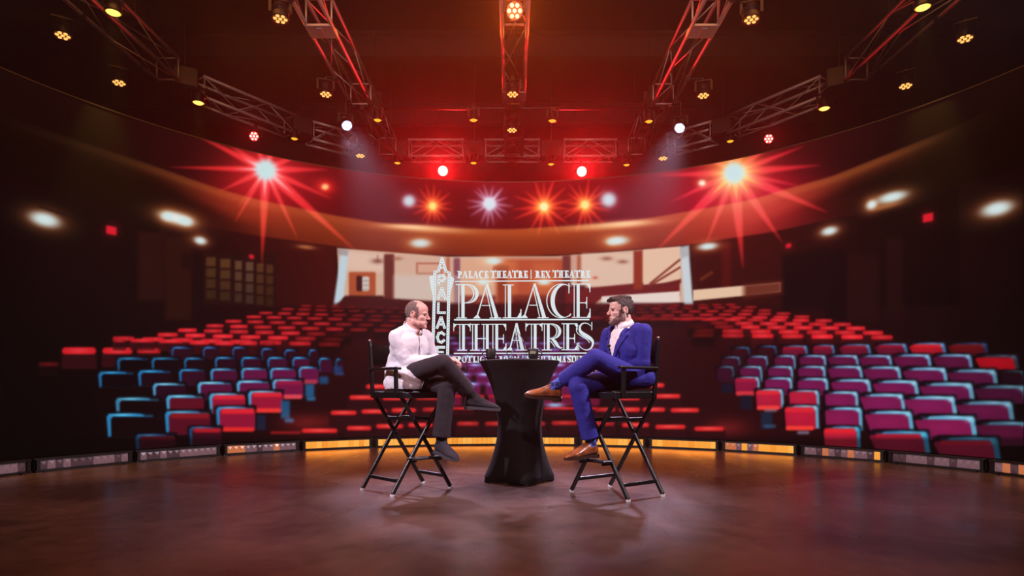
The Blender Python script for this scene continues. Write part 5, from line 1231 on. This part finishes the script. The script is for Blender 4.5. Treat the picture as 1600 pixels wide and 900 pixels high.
for s in 'RL':
    w = j['wr'+s]; e_ = j['el'+s]; jk += [('c', chst+(j['sh'+s]-chst)*.45+Vector((0, 0, .06)), j['sh'+s]-Vector((0, 0, .012)), .074, .058), ('c', j['sh'+s]-Vector((0, 0, .012)), e_, .062, .056), ('c', e_, e_+(w-e_)*.94, .060, .044)]
pe2 = pe.copy(); nk2 = nk.copy()
def tl2(v): d = v-pe2; return d.dot(F2), d.dot(S2), v.z
def vw(z): return max(0, min(1, (z-.985)/.30))*.088
def cut_j2(v):
    f, s, z = tl2(v)
    if z < .80: return True
    q = v-nk2
    if q.length < .11 and z > nk2.z-.004-q.dot(F2)*.42: return True
    return f > .03 and z > .985 and abs(s+.004) < vw(z)
def snap_j2(v):
    f, s, z = tl2(v.co)
    if f > .03 and z > .985 and v.co.z < nk2.z-.01:
        tgt = vw(z)*(1 if s+.004 > 0 else -1)
        if abs(abs(s+.004)-vw(z)) < .012: v.co += S2*(tgt-(s+.004))
blob('suit_jacket', jk, .0062, BS, man2, 5, cut_j2, .005, disp=(.08, .009), snap=snap_j2)
def lapw(z): return .010+.050*min(1, (z-.99)/.30*1.4) if z < 1.215 else (.028+.02*(z-1.215)*6 if z < 1.235 else .034)
def snap_lap(v):
    f, s, z = tl2(v.co); w_ = vw(z); u = abs(s+.004); sg = 1 if s+.004 > 0 else -1
    if abs(u-w_) < .010: v.co += S2*sg*(w_-.002-u)
    elif abs(u-w_-lapw(z)) < .010 and not 1.21 < z < 1.24: v.co += S2*sg*(w_+lapw(z)-u)
def cut_lap(v):
    f, s, z = tl2(v); q = v-nk2
    if q.length < .1 and z > nk2.z-.002-q.dot(F2)*.42: return True
    if f < .02 or z < .99 or z > nk2.z+.03: return True
    w_ = vw(z); wd = lapw(z)
    return not (w_+.001 < abs(s+.004) < w_+wd)
lap = blob('lapel', xf([(p[0], Vector(p[1]), p[2], p[3]) if p[0] == 'e' else p for p in jk], Matrix.Identity(3), (0, 0, 0)), .0062, BS, man2, 5, cut_lap, 0, snap=snap_lap)
dm = lap.modifiers.new('out', 'DISPLACE'); dm.strength = .009; dm.mid_level = 0
sd = lap.modifiers.new('t', 'SOLIDIFY'); sd.thickness = .006; sd.offset = -1
sh = [('e', chst, (.122, .16, .165), T), ('e', chst+Vector((0, 0, .08)), (.104, .14, .09), T), ('c', pe, chst, .12, .12), ('c', chst+Vector((0, 0, .05)), nk+Vector((.005, .002, .0)), .10, .067)]
blob('dress_shirt', sh, .006, WS, man2, 4, lambda v: v.z > nk2.z+.03 or v.z < .95, .003)
collar(nk, F2, S2, .036, .52, .067, WS, man2, .042, .032)
bn = MB()
for k in range(4): bn.ball(chst+F2*(.128)+S2*.0+Vector((0, 0, .07-.055*k)), (.005, .005, .005), 8)
bn.build('shirt_button', mat('button_white', (200, 190, 196), .4), man2, True)
mc = MB(); c_ = P(951.5, 540, 4.72); mc.ball(c_, (.013, .012, .016), 10); mc.tube(c_+Vector((0, 0, -.01)), c_+Vector((.006, 0, -.035)), .006, n=8); mc.path([c_+Vector((0, 0, -.03)), c_+Vector((.02, .01, -.06)), c_+Vector((.0, .02, -.09))], .0022, 6); mc.build('lapel_microphone', M_blk, man2, True)
trousers('trousers', BS, D2, j, pe, T, man2, {'L': (.315, .060), 'R': (.395, .066)})
for s in 'RL':
    a = j['an'+s]; k = j['kn'+s]; d = (a-k).normalized(); F = Vector(D2['foot'+s][0]).normalized(); U = Vector(D2['foot'+s][1]).normalized()
    blob('sock', [('c', a-d*.14, a+d*.0, .047, .040), ('c', a, a-U*.045+F*.02, .040, .036), ('c', a-U*.03, a-U*.045+F*.03, .036, .032)], .005, SKN, man2, 3)
    shoe(man2, a-U*.110-F*.055, F, U, BRL, BRS, BLC, .29)
# ---------------------------------------------------------------- eyeglasses held by the man on the left
gl = thing('eyeglasses', "thin black-framed eyeglasses dangling from the left man's hand", 'glasses', P(731, 577, 4.97))
g0 = Vector(gl.location); gm = mat('black_wire', (14, 12, 14), .3)
def W_(px, py, Y=4.97): return P(px, py, Y)-g0
for cx_ in (723.5, 737.5):
    rb = MB(); rb.path([W_(cx_+5.6*math.cos(t), 577+4.2*math.sin(t)+(cx_-730)*.25, 4.97+.015*math.cos(t)) for t in [6.28319*i/18 for i in range(18)]], .0018, 6, closed=True); rb.build('rim', gm, gl, True)
    lb = MB(); lb.add([W_(cx_+5.3*math.cos(t), 577+3.9*math.sin(t)+(cx_-730)*.25, 4.97+.015*math.cos(t)) for t in [6.28319*i/18 for i in range(18)]], [tuple(range(18))]); lb.build('lens', M_glass, gl)
tb_ = MB(); tb_.path([W_(729, 576.5), W_(730.5, 575.5), W_(732, 577.5)], .0016, 6); tb_.build('bridge', gm, gl, True)
tb_ = MB(); tb_.path([W_(718.5, 575), W_(717.5, 569, 4.98), W_(719.5, 562, 5.0), W_(731, 551.5, 5.02), W_(737, 548.5, 5.02)], .0017, 6); tb_.build('temple', gm, gl, True)
tb_ = MB(); tb_.path([W_(743, 578.5), W_(747, 572, 4.99), W_(745, 569, 5.0), W_(735, 565, 5.04), W_(722, 561, 5.06)], .0017, 6); tb_.build('temple', gm, gl, True)
